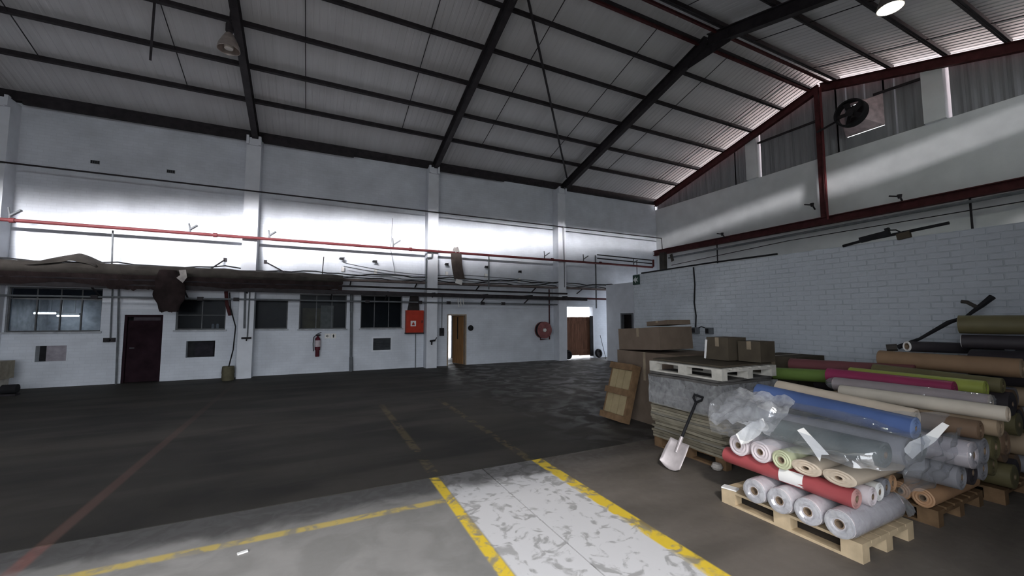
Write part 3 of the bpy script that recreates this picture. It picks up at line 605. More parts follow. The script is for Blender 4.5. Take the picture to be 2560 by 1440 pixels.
pipe('drop_pipe', [(14.4, 15.3, 4.65), (14.4, 15.3, 3.3)], .02, GREYPIPE, 'slim grey pipe dropping in the far right corner over the corner room')
for k, (z, lb) in enumerate(((4.80, 'upper black pipe of the pair near the far corner'), (4.63, 'lower black pipe of the pair near the far corner'))):
    pipe('corner_pipe', [(11.9, 15.2, z), (15.3, 15.2, z - .05)], .028, STEEL, lb, 'pipe', 'paired corner pipes')
pipe('thin_wire', [(2.62, 15.5, 5.6), (2.58, 15.5, 4.4), (2.75, 15.4, 3.45)], .008, GREYPIPE, 'thin wire hanging down the bright wall between the second and third columns', 'wire')
pipe('whip_antenna', [(0.32, 15.2, 3.95), (0.27, 15.2, 3.0)], .014, BLACK, 'thin black upright rod standing on the canvas duct near its right end', 'rod')
for k, (x, dx, lb) in enumerate(((-2.52, -.28, 'short black bracket strut tilted left over the duct before the second column'), (-1.42, .62, 'long black bracket strut slanting down right from a wall anchor after the second column'))):
    o = thing('wall_strut', lb, 'strut', (x, 15.5, 3.4)); z0 = 3.72
    M().bar((x, YD - .03, z0), (x + dx, 15.05, 3.34), .03, .03).build('rod', STEEL, o); M().box(x - .04, x + .04, YD - .04, YD, z0 - .06, z0 + .06).build('anchor', STEEL, o)

def flood(x, z, label, s=1.0):
    o = thing('floodlight', label, 'floodlight', (x, 15.5, z), 'small floodlights above the rack')
    M().bar((x + .07, YD - .02, z - .5), (x + .07, YD - .02, z + .16), .03, .012).bar((x + .07, YD - .02, z + .1), (x, 15.42, z + .03), .03, .012).build('arm', PAPER, o)
    M().add([(x - .13 * s, 15.34, z - .02), (x + .05, 15.34, z - .06), (x + .05, 15.34, z + .06), (x - .1, 15.34, z + .05), (x - .06, 15.46, z - .03), (x + .04, 15.46, z - .03), (x + .04, 15.46, z + .04), (x - .06, 15.46, z + .04)], [(0, 1, 2, 3), (4, 7, 6, 5), (0, 4, 5, 1), (1, 5, 6, 2), (2, 6, 7, 3), (3, 7, 4, 0)]).build('head', GREYPIPE, o)
    M().add([(x - .11 * s, 15.335, z - .01), (x + .035, 15.335, z - .045), (x + .035, 15.335, z + .045), (x - .08, 15.335, z + .04)], [(0, 1, 2, 3)]).build('lens', BLACK, o)
    M().box(x - .02, x + .08, 15.5, YD, z - .42, z - .26).build('gear_box', PAPER, o)
flood(.92, 3.93, 'small floodlight on a white arm just right of the canvas duct end'); flood(2.03, 3.90, 'second small floodlight from the left, on a pale arm above the third and fourth windows')
flood(6.40, 3.94, 'small floodlight with looped cable behind the grey drop pipe'); flood(7.94, 3.82, 'rightmost small floodlight above the hose reel')
flood(4.72, 3.95, 'small floodlight half hidden by the left edge of the hanging board')

# things fixed to the lower wall
fe = thing('fire_extinguisher', 'fire extinguisher with pale label hanging under the fourth office window', 'extinguisher', (.2, 15.5, .58))
EXR = mat('extinguisher_maroon', (.10, .02, .03), .4)
M().lathe([(0, 0), (.06, 0), (.065, .02), (.065, .22), (0, .22)], (.22, 15.48, .56), n=14).lathe([(0, .2), (.085, .22), (.09, .3), (.09, .55), (.075, .62), (.03, .67), (.03, .72), (0, .72)], (.22, 15.48, .56), n=16).build('cylinder', EXR, fe, True)
M().lathe([(.093, .34), (.095, .35), (.095, .54), (.092, .55)], (.22, 15.48, .56), n=16).build('label_band', mat('pale_label', (.5, .44, .46), .5), fe, True)
M().box(.16, .30, 15.44, 15.52, 1.26, 1.31).bar((.2, 15.46, 1.33), (.33, 15.46, 1.38), .03, .02).build('valve', BLACK, fe)
M().tube([(.17, 15.46, 1.29), (.10, 15.45, 1.22), (.08, 15.45, 1.0), (.10, 15.45, .75)], .012, 6).build('hose', BLACK, fe, True)
sg = thing('direction_sign', 'white wall sign with a left arrow and a pictogram beside the extinguisher', 'sign', (.6, YD, 1.2)); SB = mat('sign_black', (.02, .025, .02), .5)
for x0 in (.44, .63): M().box(x0, x0 + .17, YD - .012, YD, 1.16, 1.33).build('plate', PAPER, sg)
M().box(.50, .58, YD - .015, YD - .012, 1.235, 1.255).add([(.47, YD - .015, 1.245), (.53, YD - .015, 1.29), (.53, YD - .015, 1.27), (.505, YD - .015, 1.245), (.53, YD - .015, 1.22), (.53, YD - .015, 1.2)], [(0, 1, 2, 3), (0, 3, 4, 5)]).build('arrow', SB, sg)
M().box(.695, .735, YD - .015, YD - .012, 1.19, 1.27).add([(.68, YD - .015, 1.24), (.75, YD - .015, 1.24), (.715, YD - .015, 1.31)], [(0, 1, 2)]).build('pictogram', SB, sg)
fb = thing('fire_cabinet', 'square red fire cabinet on the wall beside the third column', 'cabinet', (3.5, YD, 1.3)); RC = mat('cabinet_red', (.42, .045, .025), .45, var=.1)
M().box(3.17, 3.82, 15.38, YD, 1.32, 2.15).build('body', RC, fb); dr = M().box(3.19, 3.80, 15.365, 15.38, 1.36, 2.11).build('door', RC, fb)
M().box(3.33, 3.53, 15.36, 15.365, 1.56, 1.76).build('sign_plate', PAPER, dr); M().add([(3.37, 15.358, 1.59), (3.49, 15.358, 1.59), (3.46, 15.358, 1.69), (3.43, 15.358, 1.72), (3.40, 15.358, 1.68)], [(0, 1, 2, 3, 4)]).build('flame_mark', RC, dr)
M().box(3.74, 3.77, 15.35, 15.365, 1.68, 1.78).build('latch', STEEL, dr)
M().box(3.16, 3.83, 15.36, YD, 1.27, 1.32).build('lower_rim', STEEL, fb)
M().add([(3.34, 15.4, 2.72), (3.62, 15.4, 2.72), (3.66, 15.4, 2.15), (3.24, 15.4, 2.15), (3.34, 15.58, 2.72), (3.62, 15.58, 2.72), (3.66, 15.58, 2.15), (3.24, 15.58, 2.15)], [(0, 1, 2, 3), (4, 7, 6, 5), (0, 4, 5, 1), (1, 5, 6, 2), (2, 6, 7, 3), (3, 7, 4, 0)]).build('cable_riser', mat('black_brown_trunking', (.03, .025, .025), .5), fb)
M().tube([(3.55, 15.5, 1.27), (3.56, 15.5, 0)], .014, 6).build('earth_wire', GREYPIPE, fb)
hr = thing('hose_reel', 'round red fire hose reel on the wall left of the lit doorway', 'hose reel', (9.05, 15.45, .9)); cx, cz = 9.02, 1.34; HR = mat('faded_red_disc', (.25, .10, .10), .5)
M().lathe([(.10, 0), (.33, 0), (.36, .015), (.36, .03), (.3, .04), (.1, .04)], (cx, 15.18, cz), (0, 1, 0), 28).lathe([(.10, .24), (.36, .24), (.36, .26), (.1, .27)], (cx, 15.18, cz), (0, 1, 0), 28).build('reel_disc', HR, hr, True)
for k in range(5): M().lathe([(.30 + .035 * math.cos(t), .05 + .035 + .037 * k + .02 * math.sin(t)) for t in (i * math.pi / 4 for i in range(9))], (cx, 15.18, cz), (0, 1, 0), 28).build('hose_coil', BLACK, hr, True)
M().lathe([(0, -.02), (.07, -.02), (.08, .0), (.08, .1)], (cx, 15.18, cz), (0, 1, 0), 18).build('hub', PAPER, hr, True)
M().box(cx - .05, cx + .05, 15.42, YD, cz - .3, cz + .3).build('wall_bracket', HR, hr); M().tube([(9.38, 15.4, 3.12), (9.38, 15.4, .93), (8.92, 15.4, .93), (8.92, 15.4, 1.06)], .028, 8).build('feed_pipe', DKRED, hr)
bl_ = thing('alarm_bell', 'small round black alarm bell right of the open timber door', 'bell', (5.78, YD, 1.46)); M().lathe([(0, .09), (.05, .085), (.10, .05), (.115, .02), (.115, 0)], (5.78, YD - .03, 1.46), (0, -1, 0), 18).build('gong', BLACK, bl_, True); M().box(5.72, 5.84, YD - .03, YD, 1.40, 1.52).build('base', BLACK, bl_)
ls = thing('light_switch', 'dark switch box with conduit left of the open timber door', 'switch', (4.58, YD, 1.2)); M().box(4.50, 4.66, 15.5, YD, 1.17, 1.48).build('box', STEEL, ls); M().box(4.55, 4.61, 15.48, 15.5, 1.27, 1.38).build('rocker', BLACK, ls); M().tube([(4.58, 15.55, 2.72), (4.58, 15.55, 1.48)], .016, 6).build('conduit', GREYPIPE, ls)
vb = thing('column_valve', 'small black lever valve low on the third column', 'valve', (4.1, 15.1, .9)); M().tube([(4.0, 15.10, 1.0), (4.2, 15.10, 1.03)], .035, 8).tube([(4.07, 15.1, 1.0), (4.06, 15.08, .87)], .03, 8).build('body', BLACK, vb); M().bar((4.18, 15.08, 1.03), (4.25, 15.06, 1.14), .06, .03).build('lever', BLACK, vb)
bk = thing('drum', 'dented khaki drum on the floor beside the second column', 'drum', (-2.2, 15.0, 0)); M().lathe([(0, 0), (.15, 0), (.165, .03), (.16, .2), (.168, .22), (.158, .38), (.15, .42), (.145, .42), (.14, .36), (0, .34)], (-2.2, 14.95, 0), n=18).build('shell', mat('khaki_drum', (.11, .10, .065), .7), bk, True)
pipe('drum_hose', [(-2.3, 15.2, 2.66), (-2.26, 15.2, 2.2), (-2.10, 15.2, 1.6), (-2.12, 15.1, .9), (-2.2, 14.97, .36)], .018, BLACK, 'black hose hanging from the rack into the khaki drum', 'hose')
mb = thing('machine_cabinet', 'beige metal machine cabinet at the left edge against the wall', 'machine', (-7.1, 14.8, 0)); M().box(-7.6, -6.78, 14.55, 15.1, .36, .80).build('housing', mat('beige_metal', (.30, .27, .21), .6), mb); 
for x in (-7.5, -6.9): M().box(x, x + .06, 14.6, 15.05, 0, .36).build('leg', OLDWOOD, mb)
pm = thing('pump_motor', 'low dark electric pump on a skid beside the beige cabinet', 'pump', (-6.6, 14.35, 0)); M().tube([(-7.3, 14.35, .14), (-6.55, 14.35, .14)], .06, 10).tube([(-6.62, 14.35, .16), (-6.36, 14.35, .16)], .11, 14).build('motor', BLACK, pm, True); M().box(-7.5, -6.35, 14.25, 14.45, 0, .05).build('skid', STEEL, pm)
for x, lb in ((10.33, 'round black tyre leaning at the left foot of the lit doorway'), (12.02, 'round black tyre leaning at the right foot of the lit doorway')):
    o = thing('tyre', lb, 'tyre', (x, 15.3, 0), 'tyres by the lit doorway')
    M().lathe([(.10 + .055 * (1 + math.cos(t)) , .07 * math.sin(t)) for t in (i * math.pi / 5 for i in range(11))], (x, 15.38, .225), (.15, -1, .18), 22).build('carcass', BLACK, o, True); M().lathe([(.0, .0), (.11, .0)], (x, 15.38, .225), (.15, -1, .18), 22).build('wheel_disc', STEEL, o)
pipe('leaning_pole', [(12.05, 14.9, 0.0), (12.22, 15.5, 1.05)], .012, BLACK, 'thin dark pole leaning in the gap right of the lit doorway', 'pole')

# inside the offices
def tube_light(x0, x1, y, z, label, strength=22):
    o = thing('fluorescent_light', label, 'light', ((x0 + x1) / 2, y, z), 'fluorescent lights in the left office'); M().tube([(x0, y, z), (x1, y, z)], .022, 8).build('tube', emit('fluorescent_glow', (.92, .96, 1), strength), o); M().box(x0 - .02, x1 + .02, y - .04, y + .04, z + .03, z + .08).build('fitting', PAPER, o); [M().box(q_, q_ + .02, y - .01, y + .01, z + .08, 2.95).build('hanger', PAPER, o) for q_ in (x0 + .1, x1 - .12)]
tube_light(-7.42, -6.95, 17.2, 2.02, 'longer fluorescent tube glowing behind the first office window, on the left')
tube_light(-7.24, -6.73, 18.0, 1.95, 'shorter fluorescent tube glowing deeper behind the first office window, on the right')
tag(M().box(-.28, .35, 16.25, 16.28, 1.50, 2.22).build('storage_board', mat('mustard_board', (.10, .075, .035), .8)), 'brown board propped behind the left half of the fourth window', 'board')
tag(M().box(.30, .72, 16.2, 16.23, 1.5, 2.32).build('storage_board', mat('cream_board', (.20, .18, .145), .8)), 'cream board propped behind the middle of the fourth window', 'board')
for x, lb in ((-2.78, 'left pale jar on the shelf inside the second window'), (-2.66, 'right pale jar on the shelf inside the second window')): tag(M().lathe([(0, 0), (.04, 0), (.04, .14), (.03, .16), (.03, .18), (0, .18)], (x, YD + .17, 1.51), n=12).build('jar', mat('jar_grey', (.25, .25, .25), .5), smooth=True), lb, 'jar', 'jars inside the second window')

# gable: fan, pipes, brackets, sign, sockets
fn = thing('extractor_fan', 'round black extractor fan with a square flared hood high on the gable', 'fan', (15.7, 6.6, 7.9)); HOOD = mat('hood_sheet', (.55, .45, .46), .5)
m = M(); sq = [(XG + .02, FAN[0], FAN[2]), (XG + .02, FAN[1], FAN[2]), (XG + .02, FAN[1], FAN[3]), (XG + .02, FAN[0], FAN[3])]; nn = 32; yc, zc, rr = 6.62, 8.46, .40
for k in range(nn):
    a = 2 * math.pi * k / nn; cy_, cz_ = math.cos(a), math.sin(a); sc = 1 / max(abs(cy_), abs(cz_)); m.v.append((XG + .02, (FAN[0] + FAN[1]) / 2 + cy_ * sc * .52, (FAN[2] + FAN[3]) / 2 + cz_ * sc * .52)); m.v.append((15.62, yc + cy_ * rr, zc + cz_ * rr))
m.f = [(2 * k, 2 * ((k + 1) % nn), 2 * ((k + 1) % nn) + 1, 2 * k + 1) for k in range(nn)]; m.build('hood', HOOD, fn, True)
M().lathe([(.38, 0), (.43, 0), (.43, .26), (.38, .26), (.38, 0)], (15.36, yc, zc), (1, 0, 0), 32).build('ring', BLACK, fn, True)
M().lathe([(0, 0), (.12, 0), (.12, .2)], (15.40, yc, zc), (1, 0, 0), 16).build('motor', STEEL, fn)
for k in range(5):
    a = 2 * math.pi * k / 5; M().obox((15.48, yc + .24 * math.cos(a), zc + .24 * math.sin(a)), (.02, .16, .28), Matrix.Rotation(a - math.pi / 2, 3, 'X') @ Matrix.Rotation(.5, 3, 'Z')).build('blade', STEEL, fn)
M().box(XG + .09, XG + .10, FAN[0], FAN[1], FAN[2] + .03, FAN[3]).build('shutter', STEEL, fn)
M().bar((15.42, yc, zc - .4), (15.42, yc, zc + .4), .04, .03).bar((15.42, 7.6, zc - .25), (15.42, yc + .35, zc - .12), .05, .05).build('strut', STEEL, fn)
pipe('gable_pipe', [(15.72, 14.5, 4.80), (15.72, 0, 5.0)], .045, GREYPIPE, 'grey pipe slung just under the dark red gable beam')
pipe('gable_wire', [(15.9, 14.5, 4.45), (15.9, 9, 4.72), (15.9, 4.3, 4.74), (15.9, 0, 4.76)], .014, STEEL, 'thin dark wire below the grey gable pipe', 'wire')
for y, lb in ((11.88, 'thin dark post under the gable beam near the far corner'), (4.24, 'thin dark post under the gable beam at the right edge')): pipe('gable_prop', [(15.8, y, 3.0), (15.8, y, 5.05)], .025, STEEL, lb, 'post')
for y, z, lb in ((11.45, 5.32, 'small bracket lamp on the gable beam near the far corner'), (7.95, 5.7, 'small bracket lamp beside the red gable post'), (5.6, 5.36, 'small bracket lamp on the gable beam right of the red post')):
    o = thing('bracket_lamp', lb, 'lamp', (15.6, y, z), 'bracket lamps along the gable beam'); M().bar((15.75, y, z - .06), (15.55, y, z + .12), .04, .03).bar((15.6, y, z + .08), (15.6, y + .25, z + .16), .05, .04).build('arm', STEEL, o); M().lathe([(.0, 0), (.04, .0), (.06, .1), (.06, .12)], (15.58, y, z + .02), (0, 0, 1), 10).build('head', STEEL, o)
jb = thing('corner_hanger', 'dark cloth-wrapped fitting hanging where the gable beam meets the back wall', 'fitting', (15.2, 14.7, 4.1)); M().bar((15.66, 14.8, 5.1), (15.66, 14.8, 4.1), .3, .2, (1, 0, 0)).build('wrap', TARP, jb); M().bar((15.66, 14.3, 4.95), (15.66, 14.2, 4.6), .16, .02, (1, 0, 0)).build('flap', TARP, jb)
es = thing('exit_sign', 'square dark sign with a pale left arrow at the top end of the brick partition', 'sign', (XP, 8.3, 2.75)); M().box(XP - .035, XP - .012, 8.18, 8.42, 2.74, 3.00).build('plate', EXITG, es)
AR = mat('sign_pale', (.45, .48, .47), .5); xs_ = XP - .037; M().add([(xs_, 8.40, 2.87), (xs_, 8.30, 2.96), (xs_, 8.30, 2.90), (xs_, 8.21, 2.93), (xs_, 8.26, 2.87), (xs_, 8.21, 2.81), (xs_, 8.30, 2.84), (xs_, 8.30, 2.78)], [(0, 1, 2), (0, 2, 4), (2, 3, 4), (0, 4, 6), (4, 5, 6), (0, 6, 7)]).build('arrow', AR, es)
for y, lb in ((6.45, 'left dark socket box on the brick partition under the dangling cable'), (6.10, 'right dark socket box on the brick partition')):
    o = thing('socket_box', lb, 'socket', (XP, y, 1.52), 'socket boxes on the brick partition'); M().box(XP - .07, XP - .005, y - .08, y + .08, 1.50, 1.64).build('box', GREYPIPE, o); M().box(XP - .085, XP - .07, y + .0, y + .07, 1.52, 1.62).build('outlet', BLACK, o)
pipe('dangling_cable', [(XP - .02, 6.47, 3.0), (XP - .03, 6.44, 2.6), (XP - .02, 6.48, 2.2), (XP - .04, 6.43, 1.9), (XP - .03, 6.46, 1.63)], .016, BLACK, 'black cable dangling down the brick partition to the socket boxes', 'cable')
pipe('link_cable', [(XP - .04, 6.4, 1.62), (XP - .04, 6.3, 1.66), (XP - .04, 6.16, 1.62)], .01, BLACK, 'short grey cable looping between the two socket boxes', 'cable')
# cable and fittings lying on top of the partition
pipe('coping_cable', [(XP - .02, 8.1, 3.03), (XP - .02, 6.0, 3.05), (XP - .02, 4.6, 3.04)], .018, BLACK, 'thin black cable along the far top edge of the brick partition', 'cable')
pipe('coping_cable', [(XP - .02, 3.55, 3.02), (XP - .02, 3.3, 3.06), (XP - .02, 2.9, 3.09), (XP - .02, 2.3, 3.14)], .022, BLACK, 'thin black cable along the near top edge of the brick partition', 'cable')
bf = thing('batten_fitting', 'dark batten light fitting fixed on the top edge of the brick partition', 'light', (XP - .05, 3.1, 3.05)); M().bar((XP - .05, 3.30, 3.07), (XP - .05, 2.93, 3.12), .07, .08).build('body', BLACK, bf); M().bar((XP - .05, 2.98, 3.17), (XP - .05, 2.93, 3.18), .06, .04).build('end_cap', BLACK, bf)
pb = thing('coping_box', 'small brown cable box hung over the top edge of the brick partition', 'box', (XP - .04, 2.78, 3.0)); M().bar((XP - .035, 2.85, 3.04), (XP - .035, 2.70, 3.06), .06, .09).build('body', CARDD, pb); M().tube([(XP - .04, 2.93, 3.16), (XP - .04, 2.86, 3.15), (XP - .04, 2.80, 3.10)], .01, 6).build('lead', BLACK, pb)

# high-bay lamps
def highbay(loc, label, lit):
    x, y, z = loc; o = thing('high_bay_lamp', label, 'lamp', loc, 'high-bay lamps')
    M().lathe([(.05, .42), (.09, .38), (.13, .3), (.21, .12), (.235, .0), (.225, .0), (.20, .12), (.12, .29), (.0, .36)], loc, n=24).build('reflector', mat('spun_aluminium', (.38, .33, .30), .35, metal=.6), o, True)
    M().lathe([(.0, .66), (.07, .66), (.085, .62), (.085, .46), (.05, .42)], loc, n=18).build('gear_housing', STEEL, o, True); M().bar((x, y, z + .66), (x, y, z + .95), .03, .03, (1, 0, 0)).build('hook', STEEL, o)
    M().lathe([(0, .02), (.09, .03), (.11, .1), (.05, .26), (0, .3)], loc, n=14).build('bulb', emit('lamp_glow', (.93, 1.0, .80), 40) if lit else mat('bulb_glass', (.6, .55, .5), .2), o, True)
highbay((-1.95, 11.2, 8.18), 'unlit aluminium high-bay lamp hung on the rafter at upper left', False)
highbay((11.2, 3.95, 8.62), 'glowing high-bay lamp under the roof at the top right', True)
pl = lamp('high_bay_light', 'POINT', energy=60, color=(.93, 1, .82), shadow_soft_size=.1); pl.location = (11.2, 3.95, 8.6)
tag(M().obox((-.43, 3.97, .006), (.07, .028, .01), rotz(.3)).build('paper_scrap', PAPER), 'small white scrap lying on the lit floor near the yellow cross line', 'scrap')

# ------------------------------------------------------------------ pallets, rolls and cartons
def pallet(label, x0, y0, wx, wy, z=0, material=None, name='pallet', group=None):
    """long side along Y; block pallet with 9 blocks"""
    material = material or PINE; o = thing(name, label, 'pallet', (x0 + wx / 2, y0 + wy / 2, z), group)
    bw = .10
    for k in range(3):
        yb = y0 + k * (wy - .145) / 2
        for j in range(3):
            xb = x0 + j * (wx - bw) / 2; M().box(xb, xb + bw, yb, yb + .145, z + .022, z + .100).build('block', material, o)
        M().box(x0, x0 + wx, yb, yb + .145, z + .100, z + .122).build('stringer', material, o)
    for j in range(3): xb = x0 + j * (wx - bw) / 2; M().box(xb, xb + bw, y0, y0 + wy, z, z + .022).build('bottom_board', material, o)
    n = 6; w_ = .13
    for j in range(n): xb = x0 + j * (wx - w_) / (n - 1); M().box(xb, xb + w_, y0, y0 + wy, z + .122, z + .144).build('top_board', material, o)
    return o
RM = {}
def rmat(nm, col, rough=.5):
    if nm not in RM: RM[nm] = mat('roll_' + nm, col, rough, var=.1, scale=5, spec=.4)
    return RM[nm]
TUBE = mat('cardboard_core', (.22, .16, .11), .85)
def roll(a, b, r, m, label, end=None, core=.03, flat=1.0, group='rolls', lump=.004, wrapm=None, name='fabric_roll'):
    a, b = Vector(a), Vector(b); d = (b - a); L_ = d.length; d.normalize()
    t = Vector((0, 0, 1)); u = (t - d * t.dot(d)).normalized(); c = d.cross(u); n = 26
    o = thing(name, label, 'roll', tuple((a + b) / 2 - Vector((0, 0, r * flat))), group)
    def ring(rad, h, k, s=0):
        out = []
        for j in range(n):
            q = 2 * math.pi * j / n; w_ = rad + (lump * noise.noise(Vector((math.cos(q) * 2, math.sin(q) * 2, h * 5 + s + a.x * 9))) if rad > r * .9 else 0)
            out.append(tuple(a + d * h + u * (math.sin(q) * w_ * flat) + c * (math.cos(q) * w_ * (1 + (1 - flat) * .8))))
        return out
    m_ = M(); seq = []
    steps = 5
    for e in range(steps + 1):                       # layered end face
        rad = core + (r - core) * e / steps; seq.append((rad, .006 if e % 2 else .0))
    prof = [(core, .10)] + seq + [(r, L_ * .25), (r, L_ * .5), (r, L_ * .75)] + [(rad, L_ - h) for rad, h in reversed(seq)] + [(core, L_ - .10)]
    for i, (rad, h) in enumerate(prof): m_.v += ring(rad, h, i)
    for i in range(len(prof) - 1):
        for j in range(n): m_.f.append((i * n + j, i * n + (j + 1) % n, (i + 1) * n + (j + 1) % n, (i + 1) * n + j))
    ob = m_.build('rolled_sheet', m, o, True)
    if end:
        ob.data.materials.append(end)
        for p in ob.data.polygons:
            i = min(p.vertices) // n
            if i < 6 or i >= len(prof) - 7: p.material_index = 1
    k_ = M()
    for h in (.004, L_ - .004): k_.v += ring(core * .98, h, 0)
    for h in (.004, L_ - .004): k_.v += ring(core * .72, h, 0)
    for j in range(n):
        j2 = (j + 1) % n; k_.f += [(j, j2, n + j2, n + j), (2 * n + j, 3 * n + j, 3 * n + j2, 2 * n + j2), (j, 2 * n + j, 2 * n + j2, j2), (n + j, n + j2, 3 * n + j2, 3 * n + j)]
    k_.build('core', TUBE, o, True)
    if wrapm:
        w2 = M(); pr = [(core * 1.3, -.004), (r * .6, -.016), (r * .95, -.012), (r * 1.05, .03), (r * 1.06, L_ * .3), (r * 1.05, L_ * .7), (r * 1.05, L_ - .02), (r * .7, L_ + .05), (r * .3, L_ + .08)]
        for i, (rad, h) in enumerate(pr):
            for j in range(n):
                q = 2 * math.pi * j / n; nz_ = noise.noise(Vector((math.cos(q) * 3, math.sin(q) * 3, h * 8 + i + a.y * 7))); ww = rad * (1 + .07 * nz_)
                w2.v.append(tuple(a + d * (h + .012 * nz_) + u * (math.sin(q) * ww * flat) + c * (math.cos(q) * ww * (1 + (1 - flat) * .8))))
        for i in range(len(pr) - 1):
            for j in range(n): w2.f.append((i * n + j, i * n + (j + 1) % n, (i + 1) * n + (j + 1) % n, (i + 1) * n + j))
        w2.build('plastic_wrap', wrapm, o, True)
    return o
WHT, CRM, GRN, BLU = rmat('white', (.64, .57, .585)), rmat('cream', (.55, .46, .36)), rmat('pale_green', (.50, .52, .34)), rmat('blue', (.065, .105, .24), .35)
REDR, DGR, GRY, BRNR = rmat('red', (.34, .07, .075), .4), rmat('dark_green', (.075, .10, .10), .45), rmat('grey', (.24, .24, .26), .45), rmat('brown', (.17, .11, .07), .6)
MAG, LIM, OLI, PNK = rmat('magenta', (.25, .03, .085), .45), rmat('lime', (.30, .34, .07), .45), rmat('olive', (.12, .105, .05), .6), rmat('rose', (.16, .055, .06), .6)
GREEN, TAN, ORG = rmat('green', (.14, .22, .05), .5), rmat('tan', (.36, .27, .18), .6), rmat('orange_tan', (.46, .27, .15), .6)
DARKR = rmat('charcoal', (.035, .03, .035), .6)

# pallet A, nearest
pallet('pale new pine pallet nearest the camera, carrying film-wrapped rolls', 3.78, 1.72, .82, 1.18)
gA = 'rolls on the nearest pallet'
names = ['leftmost white plastic-wrapped roll of the bottom row on the nearest pallet', 'second white plastic-wrapped roll from the left in the bottom row', 'third white plastic-wrapped roll from the left in the bottom row', 'rightmost white plastic-wrapped roll of the bottom row, with a torn bag end']
for k, y in enumerate((2.50, 2.275, 2.05, 1.825)): roll((3.70, y, .264), (4.50, y, .262), .104, WHT, names[k], rmat('white_end', (.58, .55, .56)), .036, 1, gA, wrapm=FILM2, name='wrapped_roll')
roll((3.86, 1.77, .44), (3.88, 2.90, .455), .075, REDR, 'red roll lying crosswise in the second layer of the nearest pallet', rmat('red_end', (.50, .27, .25)), .028, 1, gA)
M_ = M(); 
def lab(u, v_):
    y = 2.33 - .20 * u; a = math.radians(215 - 85 * v_); return (3.872 + math.cos(a) * .0815, y, .4475 + math.sin(a) * .0815)
tag(M_.grid(lab, 2, 6).build('paper_label', PAPER, smooth=True), 'white paper label stuck round the red crosswise roll', 'label')
for k, (x, m, e, lb) in enumerate(((4.03, WHT, WHT, 'white roll directly behind the red crosswise roll'), (4.19, rmat('offwhite', (.66, .64, .60)), PAPER, 'white-capped roll third from the front in the crosswise layer'), (4.35, GRY, GRY, 'grey roll in the crosswise layer behind the white-capped one'), (4.51, TAN, ORG, 'tan roll at the back of the crosswise layer on the nearest pallet'))):
    roll((x, 1.74 + .02 * k, .437), (x, 2.86, .437), .073, m, lb, e, .025, 1, gA)
L3 = [(2.69, .612, .098, 1, WHT, WHT, 'leftmost white roll end in the upper row of the nearest pallet'), (2.475, .61, .096, 1, WHT, WHT, 'second white roll end from the left in the upper row'), (2.285, .595, .083, 1, GRN, GRN, 'pale green roll end in the middle of the upper row'), (2.085, .590, .092, .66, CRM, CRM, 'first flattened cream roll end right of the pale green roll'), (1.845, .590, .092, .66, CRM, CRM, 'second flattened cream roll end, rightmost in the upper row')]
for y, z, r_, f_, m, e, lb in L3: roll((3.77, y, z), (4.56, y, z), r_, m, lb, e, .03 if f_ == 1 else .022, f_, gA)
roll((3.98, 1.62, .80), (4.0, 2.62, .80), .10, DGR, 'dark green roll lying above the cream roll ends under film', DGR, .03, .95, gA)
roll((4.20, 1.56, .81), (4.2, 2.70, .81), .115, GRY, 'front grey roll under the blue roll', GRY, .03, .95, gA)
roll((4.45, 1.58, .80), (4.45, 2.72, .80), .115, DGR, 'dark green roll at the back of the nearest pallet under the cream roll', DGR, .03, .95, gA)
roll((4.17, 1.50, 1.005), (4.22, 2.76, 1.08), .084, BLU, 'blue roll lying on top of the nearest pallet', rmat('blue_end', (.14, .2, .36)), .02, 1, gA)
roll((4.46, 1.60, 1.02), (4.50, 2.72, 1.10), .085, CRM, 'cream roll on top beside the blue roll', CRM, .02, 1, gA)
# film over pallet A
prof = [(3.70, .69), (3.72, .80), (3.80, .90), (3.93, .97), (4.07, 1.02), (4.20, 1.09)]
def filmf(u, v_):
    y = 2.93 - 1.52 * u; t = v_ * (len(prof) - 1); i = min(int(t), len(prof) - 2); f = t - i
    x = prof[i][0] * (1 - f) + prof[i + 1][0] * f; z = prof[i][1] * (1 - f) + prof[i + 1][1] * f
    nn_ = noise.noise(Vector((u * 5, v_ * 4, 2.2))); n2 = noise.noise(Vector((u * 16, v_ * 11, 5)))
    bulge = .10 * max(0, 1 - u / .35) * math.sin(v_ * math.pi)
    sag = -.05 * math.sin(u * math.pi) * math.sin(v_ * math.pi)
    x += .30 * max(0, (u - .74) / .26) ** 2
    return (x - bulge + .02 * n2, y, max(z + bulge * .8 + sag * .4 + .035 * nn_ + .014 * n2 + .05 * u * (1 - v_) , .66))
fA = thing('stretch_film', 'clear crinkled plastic film draped over the nearest pallet of rolls', 'plastic film', (4.0, 2.2, .7))
M().grid(filmf, 60, 30).build('top_drape', FILM, fA, True)
def endf(u, v_):
    x = 3.82 + .85 * u; z = .98 - .42 * v_; n_ = noise.noise(Vector((u * 6, v_ * 5, 9)))
    return (x, 1.40 + .10 * v_ + .05 * n_ - .02 * math.sin(u * math.pi), z + .03 * n_)
M().grid(endf, 26, 16).build('end_drape', FILM, fA, True)
def crumf(u, v_):
    y = 2.95 - .62 * u; x = 3.70 + .40 * v_; n_ = noise.noise(Vector((u * 4, v_ * 4, 12))); n2 = noise.noise(Vector((u * 11, v_ * 9, 3)))
    return (x, y, .80 + .27 * v_ + .09 * n_ + .035 * n2 + .04 * math.sin(u * math.pi))
M().grid(crumf, 26, 22).build('crumpled_sheet', FILM2, fA, True)
def tagpaper(pts, label):
    m = M(); m.v = [tuple(p) for p in pts]; m.f = [tuple(range(len(pts)))]; o = m.build('paper_tag', PAPER); o.modifiers.new('t', 'SOLIDIFY').thickness = .003; tag(o, label, 'tag', 'paper tags on the film')
